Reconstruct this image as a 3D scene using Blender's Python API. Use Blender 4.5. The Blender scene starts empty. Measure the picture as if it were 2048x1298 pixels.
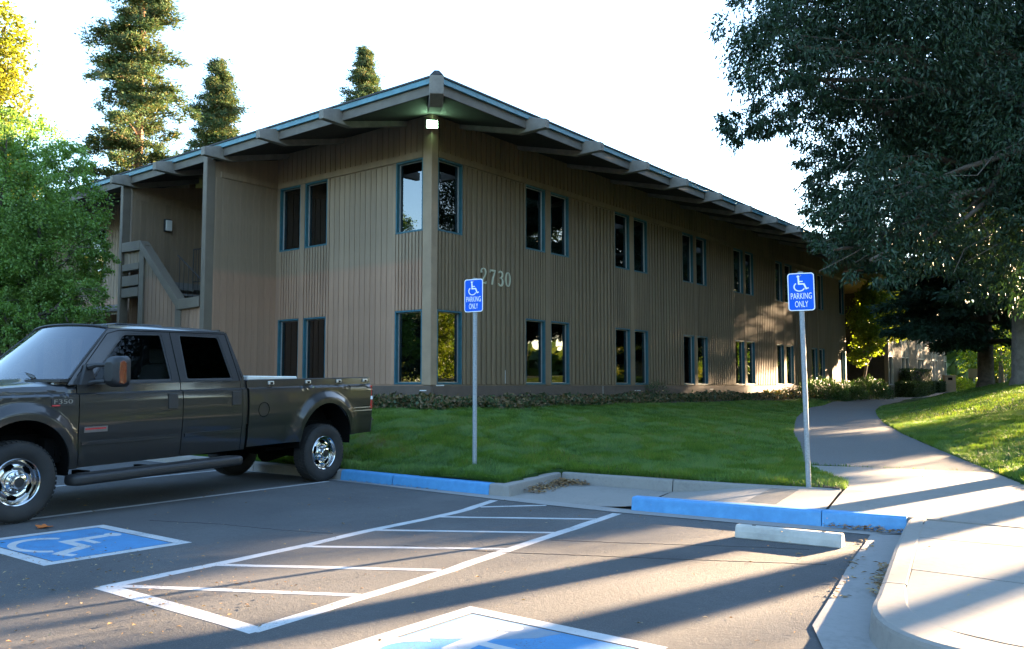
import bpy, bmesh, math, random
import numpy as np
from mathutils import Vector, Matrix, geometry

# ------------------------------------------------------------------ camera, light, exposure
# Site frame: +X runs along the kerb, +Y from the kerb towards the building, metres, z = 0 on the parking lot.
scene = bpy.context.scene
col = scene.collection
R = math.radians
cam_data = bpy.data.cameras.new('camera')
cam = bpy.data.objects.new('camera', cam_data)
col.objects.link(cam)
cam.location = (9.65, -8.41, 1.35)
cam.rotation_euler = (R(90 + 4.06), 0, R(37.9))
cam_data.sensor_width = 36.0
cam_data.lens = 30.22
cam_data.clip_start = 0.05
cam_data.clip_end = 3000
scene.camera = cam

SUN_AZ, SUN_EL = 13.1, 10.5          # degrees clockwise from +Y, and above the horizon
world = bpy.data.worlds.new('World')
scene.world = world
world.use_nodes = True
wn = world.node_tree.nodes
wl = world.node_tree.links
sky = wn.new('ShaderNodeTexSky')
sky.sky_type = 'NISHITA'
sky.sun_disc = False
sky.sun_elevation = R(SUN_EL)
sky.sun_rotation = R(SUN_AZ)
sky.air_density = 1.0
sky.dust_density = 0.3
sky.ozone_density = 2.0
bg = wn['Background']
bg.inputs['Strength'].default_value = 0.068
wl.new(sky.outputs[0], bg.inputs[0])

sun_data = bpy.data.lights.new('sun', 'SUN')
sun = bpy.data.objects.new('sun', sun_data)
col.objects.link(sun)
sun_data.energy = 5.0
sun_data.angle = R(0.5)
sun_data.color = (1.0, 0.71, 0.43)
sd = Vector((math.sin(R(SUN_AZ)) * math.cos(R(SUN_EL)), math.cos(R(SUN_AZ)) * math.cos(R(SUN_EL)), math.sin(R(SUN_EL))))
sun.rotation_euler = sd.to_track_quat('Z', 'Y').to_euler()
sun.location = (20, 60, 30)

vs = scene.view_settings
vs.view_transform = 'Standard'
vs.look = 'None'
vs.exposure = 4.05
vs.gamma = 1.0
vs.use_curve_mapping = False
scene.render.engine = 'CYCLES'

# ------------------------------------------------------------------ helpers
def tag(o, label=None, cat=None, group=None, kind=None):
    if label: o['label'] = label
    if cat: o['category'] = cat
    if group: o['group'] = group
    if kind: o['kind'] = kind
    return o

def empty(name, loc=(0, 0, 0), rz=0, parent=None):
    o = bpy.data.objects.new(name, None)
    o.empty_display_size = 0.2
    col.objects.link(o)
    o.location = loc
    o.rotation_euler = (0, 0, rz)
    if parent: o.parent = parent
    return o

def link_mesh(name, me, mat=None, parent=None, loc=(0, 0, 0), rot=(0, 0, 0)):
    o = bpy.data.objects.new(name, me)
    col.objects.link(o)
    if mat is not None:
        me.materials.clear()
        me.materials.append(mat)
    if parent: o.parent = parent
    o.location = loc
    o.rotation_euler = rot
    return o

def copy_tree(o, parent=None):
    c = o.copy()
    col.objects.link(c)
    if parent: c.parent = parent
    for ch in list(o.children):
        copy_tree(ch, c)
    return c

def np_mesh(name, verts, faces, smooth=False, attr=None):
    """verts (N,3) array, faces (M,k) array of one size."""
    verts = np.asarray(verts, dtype=np.float32)
    faces = np.asarray(faces, dtype=np.int32)
    me = bpy.data.meshes.new(name)
    me.vertices.add(len(verts))
    me.vertices.foreach_set('co', verts.ravel())
    k = faces.shape[1]
    me.loops.add(faces.size)
    me.loops.foreach_set('vertex_index', faces.ravel())
    me.polygons.add(len(faces))
    me.polygons.foreach_set('loop_start', np.arange(0, faces.size, k, dtype=np.int32))
    me.polygons.foreach_set('loop_total', np.full(len(faces), k, dtype=np.int32))
    if smooth: me.polygons.foreach_set('use_smooth', np.ones(len(faces), dtype=bool))
    if attr is not None:
        a = me.attributes.new('tone', 'FLOAT', 'POINT')
        a.data.foreach_set('value', np.asarray(attr, dtype=np.float32))
    me.update(calc_edges=True)
    return me

class MB:
    """collects simple shapes, builds them as ONE mesh"""
    def __init__(s):
        s.v = []; s.f = []
    def add(s, vs_, fs_):
        n = len(s.v)
        s.v += [tuple(p) for p in vs_]
        s.f += [tuple(i + n for i in f) for f in fs_]
        return s
    def box(s, x0, x1, y0, y1, z0, z1):
        if x0 > x1: x0, x1 = x1, x0
        if y0 > y1: y0, y1 = y1, y0
        if z0 > z1: z0, z1 = z1, z0
        return s.add([(x0,y0,z0),(x1,y0,z0),(x1,y1,z0),(x0,y1,z0),(x0,y0,z1),(x1,y0,z1),(x1,y1,z1),(x0,y1,z1)],
                     [(0,3,2,1),(4,5,6,7),(0,1,5,4),(1,2,6,5),(2,3,7,6),(3,0,4,7)])
    def hexa(s, b, t):
        return s.add(list(b) + list(t), [(3,2,1,0),(4,5,6,7),(0,1,5,4),(1,2,6,5),(2,3,7,6),(3,0,4,7)])
    def prism(s, poly, z0, z1, f=None):
        """poly in xy (ccw); f maps (x,y,z)->xyz"""
        n = len(poly)
        vs_ = [(p[0], p[1], z0) for p in poly] + [(p[0], p[1], z1) for p in poly]
        if f: vs_ = [f(*p) for p in vs_]
        fs_ = [tuple(range(n - 1, -1, -1)), tuple(range(n, 2 * n))]
        fs_ += [(i, (i + 1) % n, (i + 1) % n + n, i + n) for i in range(n)]
        return s.add(vs_, fs_)
    def tube(s, pts, rad, seg=8, caps=True):
        pts = [Vector(p) for p in pts]
        if not hasattr(rad, '__len__'): rad = [rad] * len(pts)
        rings = []
        up = None
        for i, p in enumerate(pts):
            d = (pts[min(i + 1, len(pts) - 1)] - pts[max(i - 1, 0)]).normalized()
            if up is None:
                up = Vector((0, 0, 1)) if abs(d.z) < .9 else Vector((1, 0, 0))
            sx = d.cross(up).normalized()
            up = sx.cross(d).normalized()
            rings.append([p + (sx * math.cos(2 * math.pi * k / seg) + up * math.sin(2 * math.pi * k / seg)) * rad[i] for k in range(seg)])
        vs_ = [q for r_ in rings for q in r_]
        fs_ = []
        for i in range(len(pts) - 1):
            for k in range(seg):
                fs_.append((i*seg + k, i*seg + (k+1) % seg, (i+1)*seg + (k+1) % seg, (i+1)*seg + k))
        if caps:
            fs_.append(tuple(range(seg - 1, -1, -1)))
            fs_.append(tuple((len(pts)-1)*seg + k for k in range(seg)))
        return s.add(vs_, fs_)
    def lathe(s, prof, f, seg=40):
        """prof [(r, h)], f(x,y,h) places; closed around, open ends"""
        n = len(prof)
        vs_ = []
        for k in range(seg):
            a = 2 * math.pi * k / seg
            for r_, h in prof:
                vs_.append(f(r_ * math.cos(a), r_ * math.sin(a), h))
        fs_ = []
        for k in range(seg):
            for i in range(n - 1):
                a_, b_ = k * n + i, ((k + 1) % seg) * n + i
                fs_.append((a_, b_, b_ + 1, a_ + 1))
        return s.add(vs_, fs_)
    def ribbon(s, pts, w, z0, z1, f=None, closed=False):
        """flat stroke of width w (number or list) along 2D pts, from z0 to z1"""
        n = len(pts)
        if not hasattr(w, '__len__'): w = [w] * n
        P = [Vector((p[0], p[1])) for p in pts]
        L, Rr = [], []
        for i in range(n):
            if closed: d0, d1 = P[i] - P[i-1], P[(i+1) % n] - P[i]
            else:
                d0 = P[i] - P[i-1] if i > 0 else P[1] - P[0]
                d1 = P[i+1] - P[i] if i < n - 1 else P[-1] - P[-2]
            d0.normalize(); d1.normalize()
            t = (d0 + d1)
            t = t.normalized() if t.length > 1e-6 else d1
            m = Vector((-t.y, t.x))
            c_ = max(.45, m.dot(Vector((-d1.y, d1.x))))
            L.append(P[i] + m * (w[i] / 2 / c_)); Rr.append(P[i] - m * (w[i] / 2 / c_))
        k = n if closed else n - 1
        for i in range(k):
            j = (i + 1) % n
            q = [Rr[i], Rr[j], L[j], L[i]]
            s.prism([(p.x, p.y) for p in q], z0, z1, f)
        return s
    def build(s, name, mat=None, parent=None, loc=(0, 0, 0), rot=(0, 0, 0), bevel=0, seg=1, smooth=False, merge=False):
        me = bpy.data.meshes.new(name)
        me.from_pydata(s.v, [], s.f)
        if bevel or merge:
            bm = bmesh.new(); bm.from_mesh(me)
            if merge: bmesh.ops.remove_doubles(bm, verts=bm.verts, dist=1e-4)
            if bevel:
                bmesh.ops.bevel(bm, geom=[e for e in bm.edges if len(e.link_faces) == 2 and e.calc_face_angle(0) > .6], offset=bevel, segments=seg, affect='EDGES', profile=.5, clamp_overlap=True)
            bm.to_mesh(me); bm.free()
        if smooth:
            me.polygons.foreach_set('use_smooth', [True] * len(me.polygons))
            if smooth is not True: me.set_sharp_from_angle(angle=smooth)
        me.update()
        return link_mesh(name, me, mat, parent, loc, rot)

def text_mesh(body, height, depth, width=None):
    """text as a mesh: origin at its centre, lying in XY, z from 0 to depth"""
    cu = bpy.data.curves.new('lettering', 'FONT')
    cu.body = body; cu.align_x = 'CENTER'; cu.size = 1.0; cu.extrude = .5
    ob = bpy.data.objects.new('lettering', cu)
    col.objects.link(ob)
    dg = bpy.context.evaluated_depsgraph_get()
    me = bpy.data.meshes.new_from_object(ob.evaluated_get(dg))
    bpy.data.objects.remove(ob)
    v = np.array([p.co[:] for p in me.vertices])
    lo, hi = v.min(0), v.max(0)
    v = (v - (lo + hi) / 2)
    sy = height / (hi[1] - lo[1]); sx = width / (hi[0] - lo[0]) if width else sy
    v = v * [sx, sy, depth]; v[:, 2] += depth / 2
    fs_ = [tuple(p.vertices) for p in me.polygons]
    bpy.data.meshes.remove(me)
    return [tuple(p) for p in v], fs_

# ------------------------------------------------------------------ materials
MATS = {}
class NT:
    def __init__(s, name):
        s.m = bpy.data.materials.new(name); s.m.use_nodes = True
        s.t = s.m.node_tree; s.n = s.t.nodes; s.l = s.t.links
        s.b = s.n['Principled BSDF']; s.out = s.n['Material Output']
        s.tc = s.n.new('ShaderNodeTexCoord')
    def noise(s, scale, detail=4, rough=.6, vec=None, dist=0):
        x = s.n.new('ShaderNodeTexNoise'); x.inputs['Scale'].default_value = scale
        x.inputs['Detail'].default_value = detail; x.inputs['Roughness'].default_value = rough
        x.inputs['Distortion'].default_value = dist
        s.l.new(vec if vec is not None else s.tc.outputs['Object'], x.inputs['Vector']); return x.outputs['Fac']
    def map(s, scale=(1,1,1), src='Object'):
        x = s.n.new('ShaderNodeMapping'); x.inputs['Scale'].default_value = scale
        s.l.new(s.tc.outputs[src], x.inputs['Vector']); return x.outputs[0]
    def ramp(s, fac, stops):
        x = s.n.new('ShaderNodeValToRGB')
        e = x.color_ramp.elements
        while len(e) < len(stops): e.new(.5)
        for i, (p, c) in enumerate(stops):
            e[i].position = p
            e[i].color = (c, c, c, 1) if not hasattr(c, '__len__') else (*c, 1)
        s.l.new(fac, x.inputs[0]); return x.outputs[0]
    def mix(s, fac, a, b, mode='MIX'):
        x = s.n.new('ShaderNodeMix'); x.data_type = 'RGBA'; x.blend_type = mode
        for sock, v in ((x.inputs[0], fac), (x.inputs[6], a), (x.inputs[7], b)):
            if isinstance(v, (int, float)): sock.default_value = v
            elif isinstance(v, tuple): sock.default_value = (*v, 1)
            else: s.l.new(v, sock)
        return x.outputs[2]
    def math(s, op, a, b=0):
        x = s.n.new('ShaderNodeMath'); x.operation = op
        for i, v in enumerate((a, b)):
            if isinstance(v, (int, float)): x.inputs[i].default_value = v
            else: s.l.new(v, x.inputs[i])
        return x.outputs[0]
    def sep(s, src='Object'):
        x = s.n.new('ShaderNodeSeparateXYZ'); s.l.new(s.tc.outputs[src], x.inputs[0]); return x.outputs
    def island(s):
        x = s.n.new('ShaderNodeNewGeometry'); return x.outputs['Random Per Island']
    def attr(s, name):
        x = s.n.new('ShaderNodeAttribute'); x.attribute_name = name; return x.outputs['Fac']
    def rnd(s):
        x = s.n.new('ShaderNodeObjectInfo'); return x.outputs['Random']
    def bump(s, h, strength=.3, dist=.01):
        x = s.n.new('ShaderNodeBump'); x.inputs['Strength'].default_value = strength; x.inputs['Distance'].default_value = dist
        s.l.new(h, x.inputs['Height']); s.l.new(x.outputs[0], s.b.inputs['Normal']); return x
    def color(s, c):
        if isinstance(c, tuple): s.b.inputs['Base Color'].default_value = (*c, 1)
        else: s.l.new(c, s.b.inputs['Base Color'])
        return s
    def set(s, **k):
        for key, v in k.items(): 
            sock = s.b.inputs[key.replace('_', ' ')]
            if isinstance(v, (int, float)): sock.default_value = v
            elif isinstance(v, tuple): sock.default_value = (*v, 1)
            else: s.l.new(v, sock)
        return s

def lerp3(a, b, t): return tuple(a[i] + (b[i] - a[i]) * t for i in range(3))
def scl(c, k): return tuple(min(1, x * k) for x in c)

def simple(name, c, rough=.6, var=.15, scale=6, metallic=0, bump=0, bscale=60, coat=0, spec=.5):
    t = NT(name)
    f = t.noise(scale, 5)
    t.color(t.ramp(f, [(.3, scl(c, 1 - var)), (.7, scl(c, 1 + var))]))
    t.set(Roughness=rough, Metallic=metallic)
    t.b.inputs['Coat Weight'].default_value = coat
    t.b.inputs['Coat Roughness'].default_value = .04
    t.b.inputs['Specular IOR Level'].default_value = spec
    if bump: t.bump(t.noise(bscale, 6), bump)
    MATS[name] = t.m
    return t.m

def leaf_mat(name, stops, transl=.4, rough=.5, clump=.9, trans_col=None, spec=.4, tw=.35):
    """stops: colours across random leaves; clump-scale hue drift by position"""
    t = NT(name)
    a = t.ramp(t.island(), [(i / max(1, len(stops) - 1), c) for i, c in enumerate(stops)])
    n = t.noise(clump, 2, .5)
    cc = t.mix(t.ramp(n, [(.35, 0.0), (.65, 1.0)]), a, t.mix(1.0, a, (.82, .95, .75), 'MULTIPLY'))
    t.color(cc); t.set(Roughness=rough)
    t.b.inputs['Specular IOR Level'].default_value = spec
    tr = t.n.new('ShaderNodeBsdfTranslucent')
    t.l.new(t.mix(1.0, cc, trans_col or (1.5, 1.45, .6), 'MULTIPLY'), tr.inputs[0])
    mx = t.n.new('ShaderNodeMixShader'); mx.inputs[0].default_value = tw
    t.l.new(t.b.outputs[0], mx.inputs[1]); t.l.new(tr.outputs[0], mx.inputs[2])
    t.l.new(mx.outputs[0], t.out.inputs[0])
    MATS[name] = t.m
    return t.m

def glass_mat(name, tint, ior=1.8, rough=.01):
    t = NT(name)
    fr = t.n.new('ShaderNodeFresnel'); fr.inputs[0].default_value = ior
    gl = t.n.new('ShaderNodeBsdfGlossy'); gl.inputs['Roughness'].default_value = rough
    gl.inputs[0].default_value = (.95, .97, 1, 1)
    bp = t.n.new('ShaderNodeBump'); bp.inputs['Strength'].default_value = .015; bp.inputs['Distance'].default_value = .05
    t.l.new(t.noise(1.3, 1), bp.inputs['Height']); t.l.new(bp.outputs[0], gl.inputs['Normal'])
    tr = t.n.new('ShaderNodeBsdfTransparent'); tr.inputs[0].default_value = (*tint, 1)
    mx = t.n.new('ShaderNodeMixShader')
    t.l.new(fr.outputs[0], mx.inputs[0]); t.l.new(tr.outputs[0], mx.inputs[1]); t.l.new(gl.outputs[0], mx.inputs[2])
    t.l.new(mx.outputs[0], t.out.inputs[0])
    MATS[name] = t.m
    return t.m

def make_materials():
    # asphalt: dark binder, pale aggregate, broad worn and stained patches
    t = NT('asphalt')
    ag = t.noise(75, 4, .75); mid = t.noise(14, 5); big = t.noise(.55, 4, .6, dist=.4)
    base = t.ramp(big, [(.3, (.062, .063, .066)), (.55, (.088, .089, .091)), (.75, (.115, .114, .114))])
    base = t.mix(t.ramp(mid, [(.4, 0.0), (.75, .35)]), base, (.048, .047, .046))
    base = t.mix(t.ramp(ag, [(.56, 0.0), (.72, .55)]), base, (.26, .25, .235))
    t.color(base); t.set(Roughness=.85)
    t.b.inputs['Specular IOR Level'].default_value = .35
    h = t.mix(.5, t.noise(85, 6, .8), t.noise(26, 5, .7))
    t.bump(h, .95, .026)
    MATS['asphalt'] = t.m
    # road paint, worn through to asphalt in grains
    for nm, c in (('white_paint', (.41, .415, .42)), ('blue_paint', (.045, .19, .38))):
        t = NT(nm)
        w = t.noise(60, 6, .75); pz = t.noise(3.0, 4)
        lim = t.math('ADD', t.math('MULTIPLY', pz, .45), t.math('MULTIPLY', w, .75))
        wear = t.ramp(lim, [(.645, 0.0), (.74, .8)])
        cc = t.ramp(t.noise(7, 5), [(.3, scl(c, .85)), (.7, scl(c, 1.08))])
        t.color(t.mix(wear, cc, (.07, .068, .065))); t.set(Roughness=.75)
        t.bump(t.noise(95, 5, .75), .4, .008)
        MATS[nm] = t.m
    t = NT('faded_blue_paint')
    cc = t.ramp(t.noise(5, 6, .7), [(.35, (.12, .18, .25)), (.55, (.17, .22, .27)), (.7, (.09, .18, .30))])
    t.color(cc); t.set(Roughness=.8); t.bump(t.noise(95, 5, .75), .4, .008)
    MATS['faded_blue_paint'] = t.m
    # concrete
    for nm, c in (('concrete', (.205, .195, .178)), ('old_concrete', (.215, .205, .19)), ('gutter_concrete', (.225, .22, .21))):
        t = NT(nm)
        f = t.mix(.5, t.noise(1.1, 5, .65, dist=.5), t.noise(22, 6, .7))
        cc = t.ramp(f, [(.28, scl(c, .68)), (.48, c), (.72, scl(c, 1.13))])
        st = t.ramp(t.noise(2.6, 6, .7, dist=1.2), [(.60, 0.0), (.78, .45)])
        cc = t.mix(st, cc, scl(c, .5))
        t.color(cc); t.set(Roughness=.88)
        brush = t.noise(30, 4, .6, vec=t.map((.6, 6, 1)))
        t.bump(t.mix(.4, brush, t.noise(160, 5)), .35, .006)
        MATS[nm] = t.m
    t = NT('path_aggregate')
    f = t.noise(70, 5, .8)
    cc = t.ramp(f, [(.3, (.062, .064, .066)), (.5, (.112, .113, .114)), (.72, (.19, .187, .18))])
    cc = t.mix(t.ramp(t.noise(.8, 4), [(.35, 0.0), (.75, .5)]), cc, (.10, .098, .09))
    t.color(cc); t.set(Roughness=.9); t.bump(t.noise(110, 4), .4, .008)
    MATS['path_aggregate'] = t.m
    t = NT('curb_blue')
    f = t.noise(9, 6, .7)
    cc = t.ramp(f, [(.25, (.045, .19, .40)), (.6, (.065, .26, .51)), (.8, (.11, .33, .58))])
    ch = t.ramp(t.noise(16, 6, .8), [(.68, 0.0), (.74, 1.0)])
    t.color(t.mix(ch, cc, (.30, .32, .33))); t.set(Roughness=.6); t.bump(t.noise(40, 5), .25, .006)
    MATS['curb_blue'] = t.m
    simple('dark_gap', (.02, .019, .018), .95)
    # siding: painted plywood, repainted pinkish below about 4.1 m on the street wall
    def siding(nm, up, lo, zc):
        t = NT(nm)
        z = t.n.new('ShaderNodeNewGeometry'); sp = t.n.new('ShaderNodeSeparateXYZ')
        t.l.new(z.outputs['Position'], sp.inputs[0])
        grain = t.noise(9, 6, .7, vec=t.map((9, 9, .7)))
        zf = t.ramp(t.math('ADD', t.math('MULTIPLY', t.math('SUBTRACT', sp.outputs[2], zc), 6), t.math('MULTIPLY', t.noise(2, 2), .4)), [(0.0, 0.0), (1.0, 1.0)])
        c_ = t.mix(zf, lo, up)
        c_ = t.mix(t.ramp(grain, [(.3, .28), (.7, 0.0)]), c_, t.mix(1.0, c_, (.6, .6, .6), 'MULTIPLY'))
        blot = t.ramp(t.noise(.7, 5, .65, vec=t.map((1.4, 1.4, .55))), [(.3, .80), (.55, 1.0), (.75, 1.10)])
        strk = t.ramp(t.noise(6, 4, .6, vec=t.map((1, 1, .05))), [(.35, .86), (.6, 1.03)])
        c_ = t.mix(1.0, t.mix(1.0, c_, blot, 'MULTIPLY'), strk, 'MULTIPLY')
        hue = t.ramp(t.rnd(), [(0.0, .90), (1.0, 1.06)])
        t.color(t.mix(1.0, c_, hue, 'MULTIPLY')); t.set(Roughness=.75)
        t.bump(grain, .25, .006)
        MATS[nm] = t.m
    siding('siding_left', (.300, .215, .140), (.375, .225, .145), 4.12)
    siding('siding_right', (.222, .158, .092), (.222, .158, .092), 0)
    siding('siding_pale', (.20, .155, .108), (.20, .155, .108), 0)
    simple('trim_brown', (.285, .205, .132), .7, .12, 3, bump=.15)
    simple('post_grey', (.145, .118, .088), .7, .12, 3, bump=.15)
    simple('foundation', (.095, .070, .054), .8, .15, 4, bump=.15)
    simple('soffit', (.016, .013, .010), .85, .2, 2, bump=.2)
    simple('beam_wood', (.185, .165, .14), .75, .22, 5, bump=.25, bscale=18)
    simple('fascia_wood', (.125, .108, .088), .75, .18, 4, bump=.2, bscale=18)
    simple('teal_trim', (.018, .095, .125), .55, .2, 8)
    simple('teal_edge', (.062, .185, .235), .5, .25, 5)
    simple('shingle', (.055, .055, .06), .9, .3, 12, bump=.5)
    simple('stop_concrete', (.40, .385, .35), .85, .2, 6, bump=.3)
    simple('wood_shake', (.19, .17, .155), .85, .3, 9, bump=.4)
    simple('aluminium', (.42, .42, .41), .35, .05, 8, metallic=.6)
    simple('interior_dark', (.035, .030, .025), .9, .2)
    simple('blind', (.10, .078, .060), .8, .1)
    simple('brick_orange', (.45, .17, .065), .85, .25, 9, bump=.4)
    simple('black_metal', (.02, .02, .02), .5)
    simple('white_plastic', (.62, .62, .60), .4, .04)
    simple('number_paint', (.50, .49, .36), .5, .1)
    simple('white_trim', (.40, .385, .35), .5, .08)
    glass_mat('window_glass', (.20, .19, .17), 2.0)
    # signs
    simple('sign_blue', (.004, .10, .62), .6, .05, 4, spec=.2)
    simple('sign_white', (.80, .83, .87), .4, .03, 4)
    t = NT('galvanised')
    t.color(t.ramp(t.noise(40, 5, .7), [(.3, (.20, .225, .24)), (.7, (.33, .36, .38))])); t.set(Roughness=.6, Metallic=.25)
    MATS['galvanised'] = t.m
    # vehicle
    t = NT('truck_paint')
    fl = t.noise(900, 2)
    t.color(t.ramp(fl, [(.4, (.018, .0175, .0175)), (.65, (.036, .035, .0345))]))
    t.set(Roughness=.42, Metallic=.6); t.b.inputs['Coat Weight'].default_value = .8; t.b.inputs['Coat Roughness'].default_value = .06; t.b.inputs['Coat IOR'].default_value = 1.45
    MATS['truck_paint'] = t.m
    simple('tyre_rubber', (.018, .0172, .0165), .82, .35, 5, bump=.15, bscale=30)
    simple('chrome', (.56, .56, .56), .14, .04, 20, metallic=1.0)
    simple('black_plastic', (.013, .013, .014), .55, .15, 30, bump=.1, bscale=200)
    simple('dark_under', (.004, .004, .004), .95, spec=.1)
    simple('amber_lens', (.15, .024, .006), .2, .15, 20, coat=1)
    simple('red_lens', (.36, .012, .012), .2, .1, 20, coat=1)
    simple('red_paint', (.45, .02, .025), .4, .1)
    simple('silver_badge', (.22, .22, .22), .35, .1, metallic=.8)
    simple('clear_lens', (.70, .72, .74), .12, .05, coat=1)
    simple('seat_cloth', (.34, .33, .31), .85, .1)
    simple('bed_liner', (.05, .05, .055), .6, .15)
    simple('toolbox_lid', (.62, .61, .56), .45, .08)
    glass_mat('side_glass', (.50, .52, .52), 1.2)
    glass_mat('tinted_glass', (.03, .03, .03), 1.25)
    glass_mat('windscreen_glass', (.42, .47, .46), 2.5)
    # plants and ground
    t = NT('lawn_soil')
    f = t.noise(3, 5, .65); f2 = t.noise(.45, 3)
    cc = t.ramp(f, [(.3, (.024, .064, .016)), (.7, (.044, .100, .024))])
    cc = t.mix(t.ramp(f2, [(.4, 0.0), (.7, .5)]), cc, (.055, .085, .018))
    bare = t.ramp(t.attr('tone'), [(.25, 0.0), (.8, 1.0)])
    t.color(t.mix(bare, cc, (.075, .052, .034))); t.set(Roughness=.95); t.b.inputs['Specular IOR Level'].default_value = .1
    t.bump(t.noise(40, 6, .8), 1.0, .05)
    MATS['lawn_soil'] = t.m
    t = NT('grass_blade')
    a = t.ramp(t.attr('tone'), [(0.0, (.056, .120, .030)), (.4, (.098, .182, .044)), (.75, (.150, .225, .060)), (.88, (.155, .170, .070)), (1.0, (.17, .125, .07))])
    t.color(a); t.set(Roughness=.6); t.b.inputs['Specular IOR Level'].default_value = .25
    tr = t.n.new('ShaderNodeBsdfTranslucent'); t.l.new(t.mix(1.0, a, (1.7, 1.6, .5), 'MULTIPLY'), tr.inputs[0])
    mx = t.n.new('ShaderNodeMixShader'); mx.inputs[0].default_value = .4
    t.l.new(t.b.outputs[0], mx.inputs[1]); t.l.new(tr.outputs[0], mx.inputs[2]); t.l.new(mx.outputs[0], t.out.inputs[0])
    MATS['grass_blade'] = t.m
    simple('bark', (.105, .085, .068), .95, .4, 7, bump=.9, bscale=14)
    simple('pale_bark', (.19, .165, .135), .95, .3, 6, bump=.9, bscale=14)
    simple('redwood_bark', (.21, .115, .065), .95, .3, 6, bump=.8, bscale=14)
    simple('earth', (.085, .062, .045), .95, .4, 8, bump=.8)
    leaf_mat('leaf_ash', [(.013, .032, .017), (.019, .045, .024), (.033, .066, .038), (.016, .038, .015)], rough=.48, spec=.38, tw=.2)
    leaf_mat('leaf_camphor', [(.105, .19, .042), (.145, .245, .055), (.20, .31, .08), (.115, .205, .045)], rough=.45, spec=.5, tw=.38)
    leaf_mat('leaf_yellow', [(.16, .17, .022), (.22, .21, .030), (.12, .15, .022), (.27, .22, .035)], tw=.45)
    leaf_mat('needle_redwood', [(.055, .098, .058), (.075, .118, .066), (.10, .130, .066), (.15, .12, .062)], rough=.85, spec=.04, tw=.2, trans_col=(1.3, 1.25, .7))
    leaf_mat('needle_cedar', [(.022, .050, .036), (.030, .062, .044), (.040, .074, .050)], rough=.6, spec=.2, tw=.15)
    leaf_mat('leaf_maple', [(.14, .19, .022), (.21, .24, .028), (.10, .155, .024)], tw=.5)
    leaf_mat('leaf_belt', [(.05, .085, .025), (.075, .11, .03), (.11, .13, .03)], tw=.35)
    leaf_mat('leaf_shrub', [(.028, .062, .022), (.042, .085, .028), (.055, .10, .032)], tw=.25)
    leaf_mat('leaf_hedge', [(.032, .060, .020), (.050, .080, .025)], tw=.2)
    leaf_mat('leaf_ivy', [(.022, .045, .018), (.035, .065, .024), (.05, .075, .03), (.20, .135, .075), (.14, .085, .045), (.24, .17, .10)], tw=.15, rough=.55)
    leaf_mat('leaf_litter', [(.28, .14, .06), (.36, .20, .09), (.17, .10, .055), (.42, .31, .19)], tw=.1, rough=.8)
    simple('orange_leaf', (.50, .13, .02), .7, .2, 30)
make_materials()
M = MATS
# ------------------------------------------------------------------ sky dome is the world; ground
def smooth(t):
    t = np.clip(t, 0, 1); return t * t * (3 - 2 * t)
CTRL = [(x, .10, .15) for x in (-60, -40, -25, -15, -10, -6, -3, 0, 1.5, 2.8)]
CTRL += [(2.75, 1.6, .16), (3.6, 1.72, .15), (4.5, 1.75, .15), (5.5, 1.82, .145), (6.5, 2.0, .15), (1.94, .66, .27), (0, 2.4, .55), (-1.6, 3.9, .80)]
CTRL += [(-3.4, y, .93) for y in (5.4, 9, 14, 19, 24, 30, 36)] + [(-2.0, y, .80) for y in (6, 10, 15, 20, 26)] + [(-2.9, 46, .86), (-2.9, 56, .9)]
CTRL += [(x, 5.4, .92) for x in (-8, -12, -18, -30, -60)] + [(x, 4.2, .82) for x in (-5, -8)] + [(-20, 2.5, .6), (-40, 3, .6)]
PATH_L = [(5.05, 4.7), (4.17, 7.1), (3.2, 9.4), (2.37, 11.77), (1.3, 14.92), (.4, 18.0), (-.43, 21.12), (-1.2, 25.3), (-1.80, 29.86), (-2.3, 36), (-2.75, 44.34), (-3.0, 60)]
PATH_R = [(7.51, 5.26), (6.36, 7.62), (5.65, 9.2), (5.0, 10.64), (3.85, 13.8), (2.89, 16.9), (1.95, 20.2), (1.24, 23.41), (.55, 27.3), (-.02, 31.32), (-.65, 36), (-1.28, 40.59), (-1.4, 60)]
PZ = [.16, .28, .35, .42, .48, .54, .60, .635, .66, .69, .72, .76]
CTRL += [(*p, z) for p, z in zip(PATH_L, PZ)] + [(*p, z) for p, z in zip(PATH_R, [.16, .26, .32, .38, .44, .5, .54, .58, .62, .66, .69, .72, .76])]
CTRL += [(9, 8, .62), (9.5, 12, .95), (6.3, 14, .72), (6, 18, 1.02), (8, 16, 1.15), (5.2, 22, 1.20), (5.2, 26, 1.38), (7, 22, 1.38), (12, 22, 1.5), (12, 14, 1.25),
         (3.5, 31, 1.36), (20, 20, 1.6), (20, 8, .9), (20, 3, .25), (5, 40, 1.40), (2.5, 36, 1.25), (1, 48, 1.0), (0, 60, .95), (12, 3.5, .22), (10, 4.2, .35), (8.3, 5.2, .25), (40, 2.2, .2), (40, 20, 1.5),
         (40, 60, 1.2), (10, 60, 1.2), (20, 40, 1.5), (-60, 60, 1), (-30, 60, 1), (-60, 30, .95), (-30, 30, .95), (-15, 20, .95)]
_c = np.array(CTRL)
def _tps(r2): return np.where(r2 < 1e-9, 0, .5 * r2 * np.log(np.maximum(r2, 1e-12)))
_d2 = ((_c[:, None, :2] - _c[None, :, :2]) ** 2).sum(-1)
_n = len(_c)
_A = np.zeros((_n + 3, _n + 3))
_A[:_n, :_n] = _tps(_d2) + np.eye(_n) * .02
_A[:_n, _n] = 1; _A[:_n, _n + 1:] = _c[:, :2]
_A[_n, :_n] = 1; _A[_n + 1:, :_n] = _c[:, :2].T
_w = np.linalg.solve(_A, np.concatenate([_c[:, 2], [0, 0, 0]]))
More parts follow.
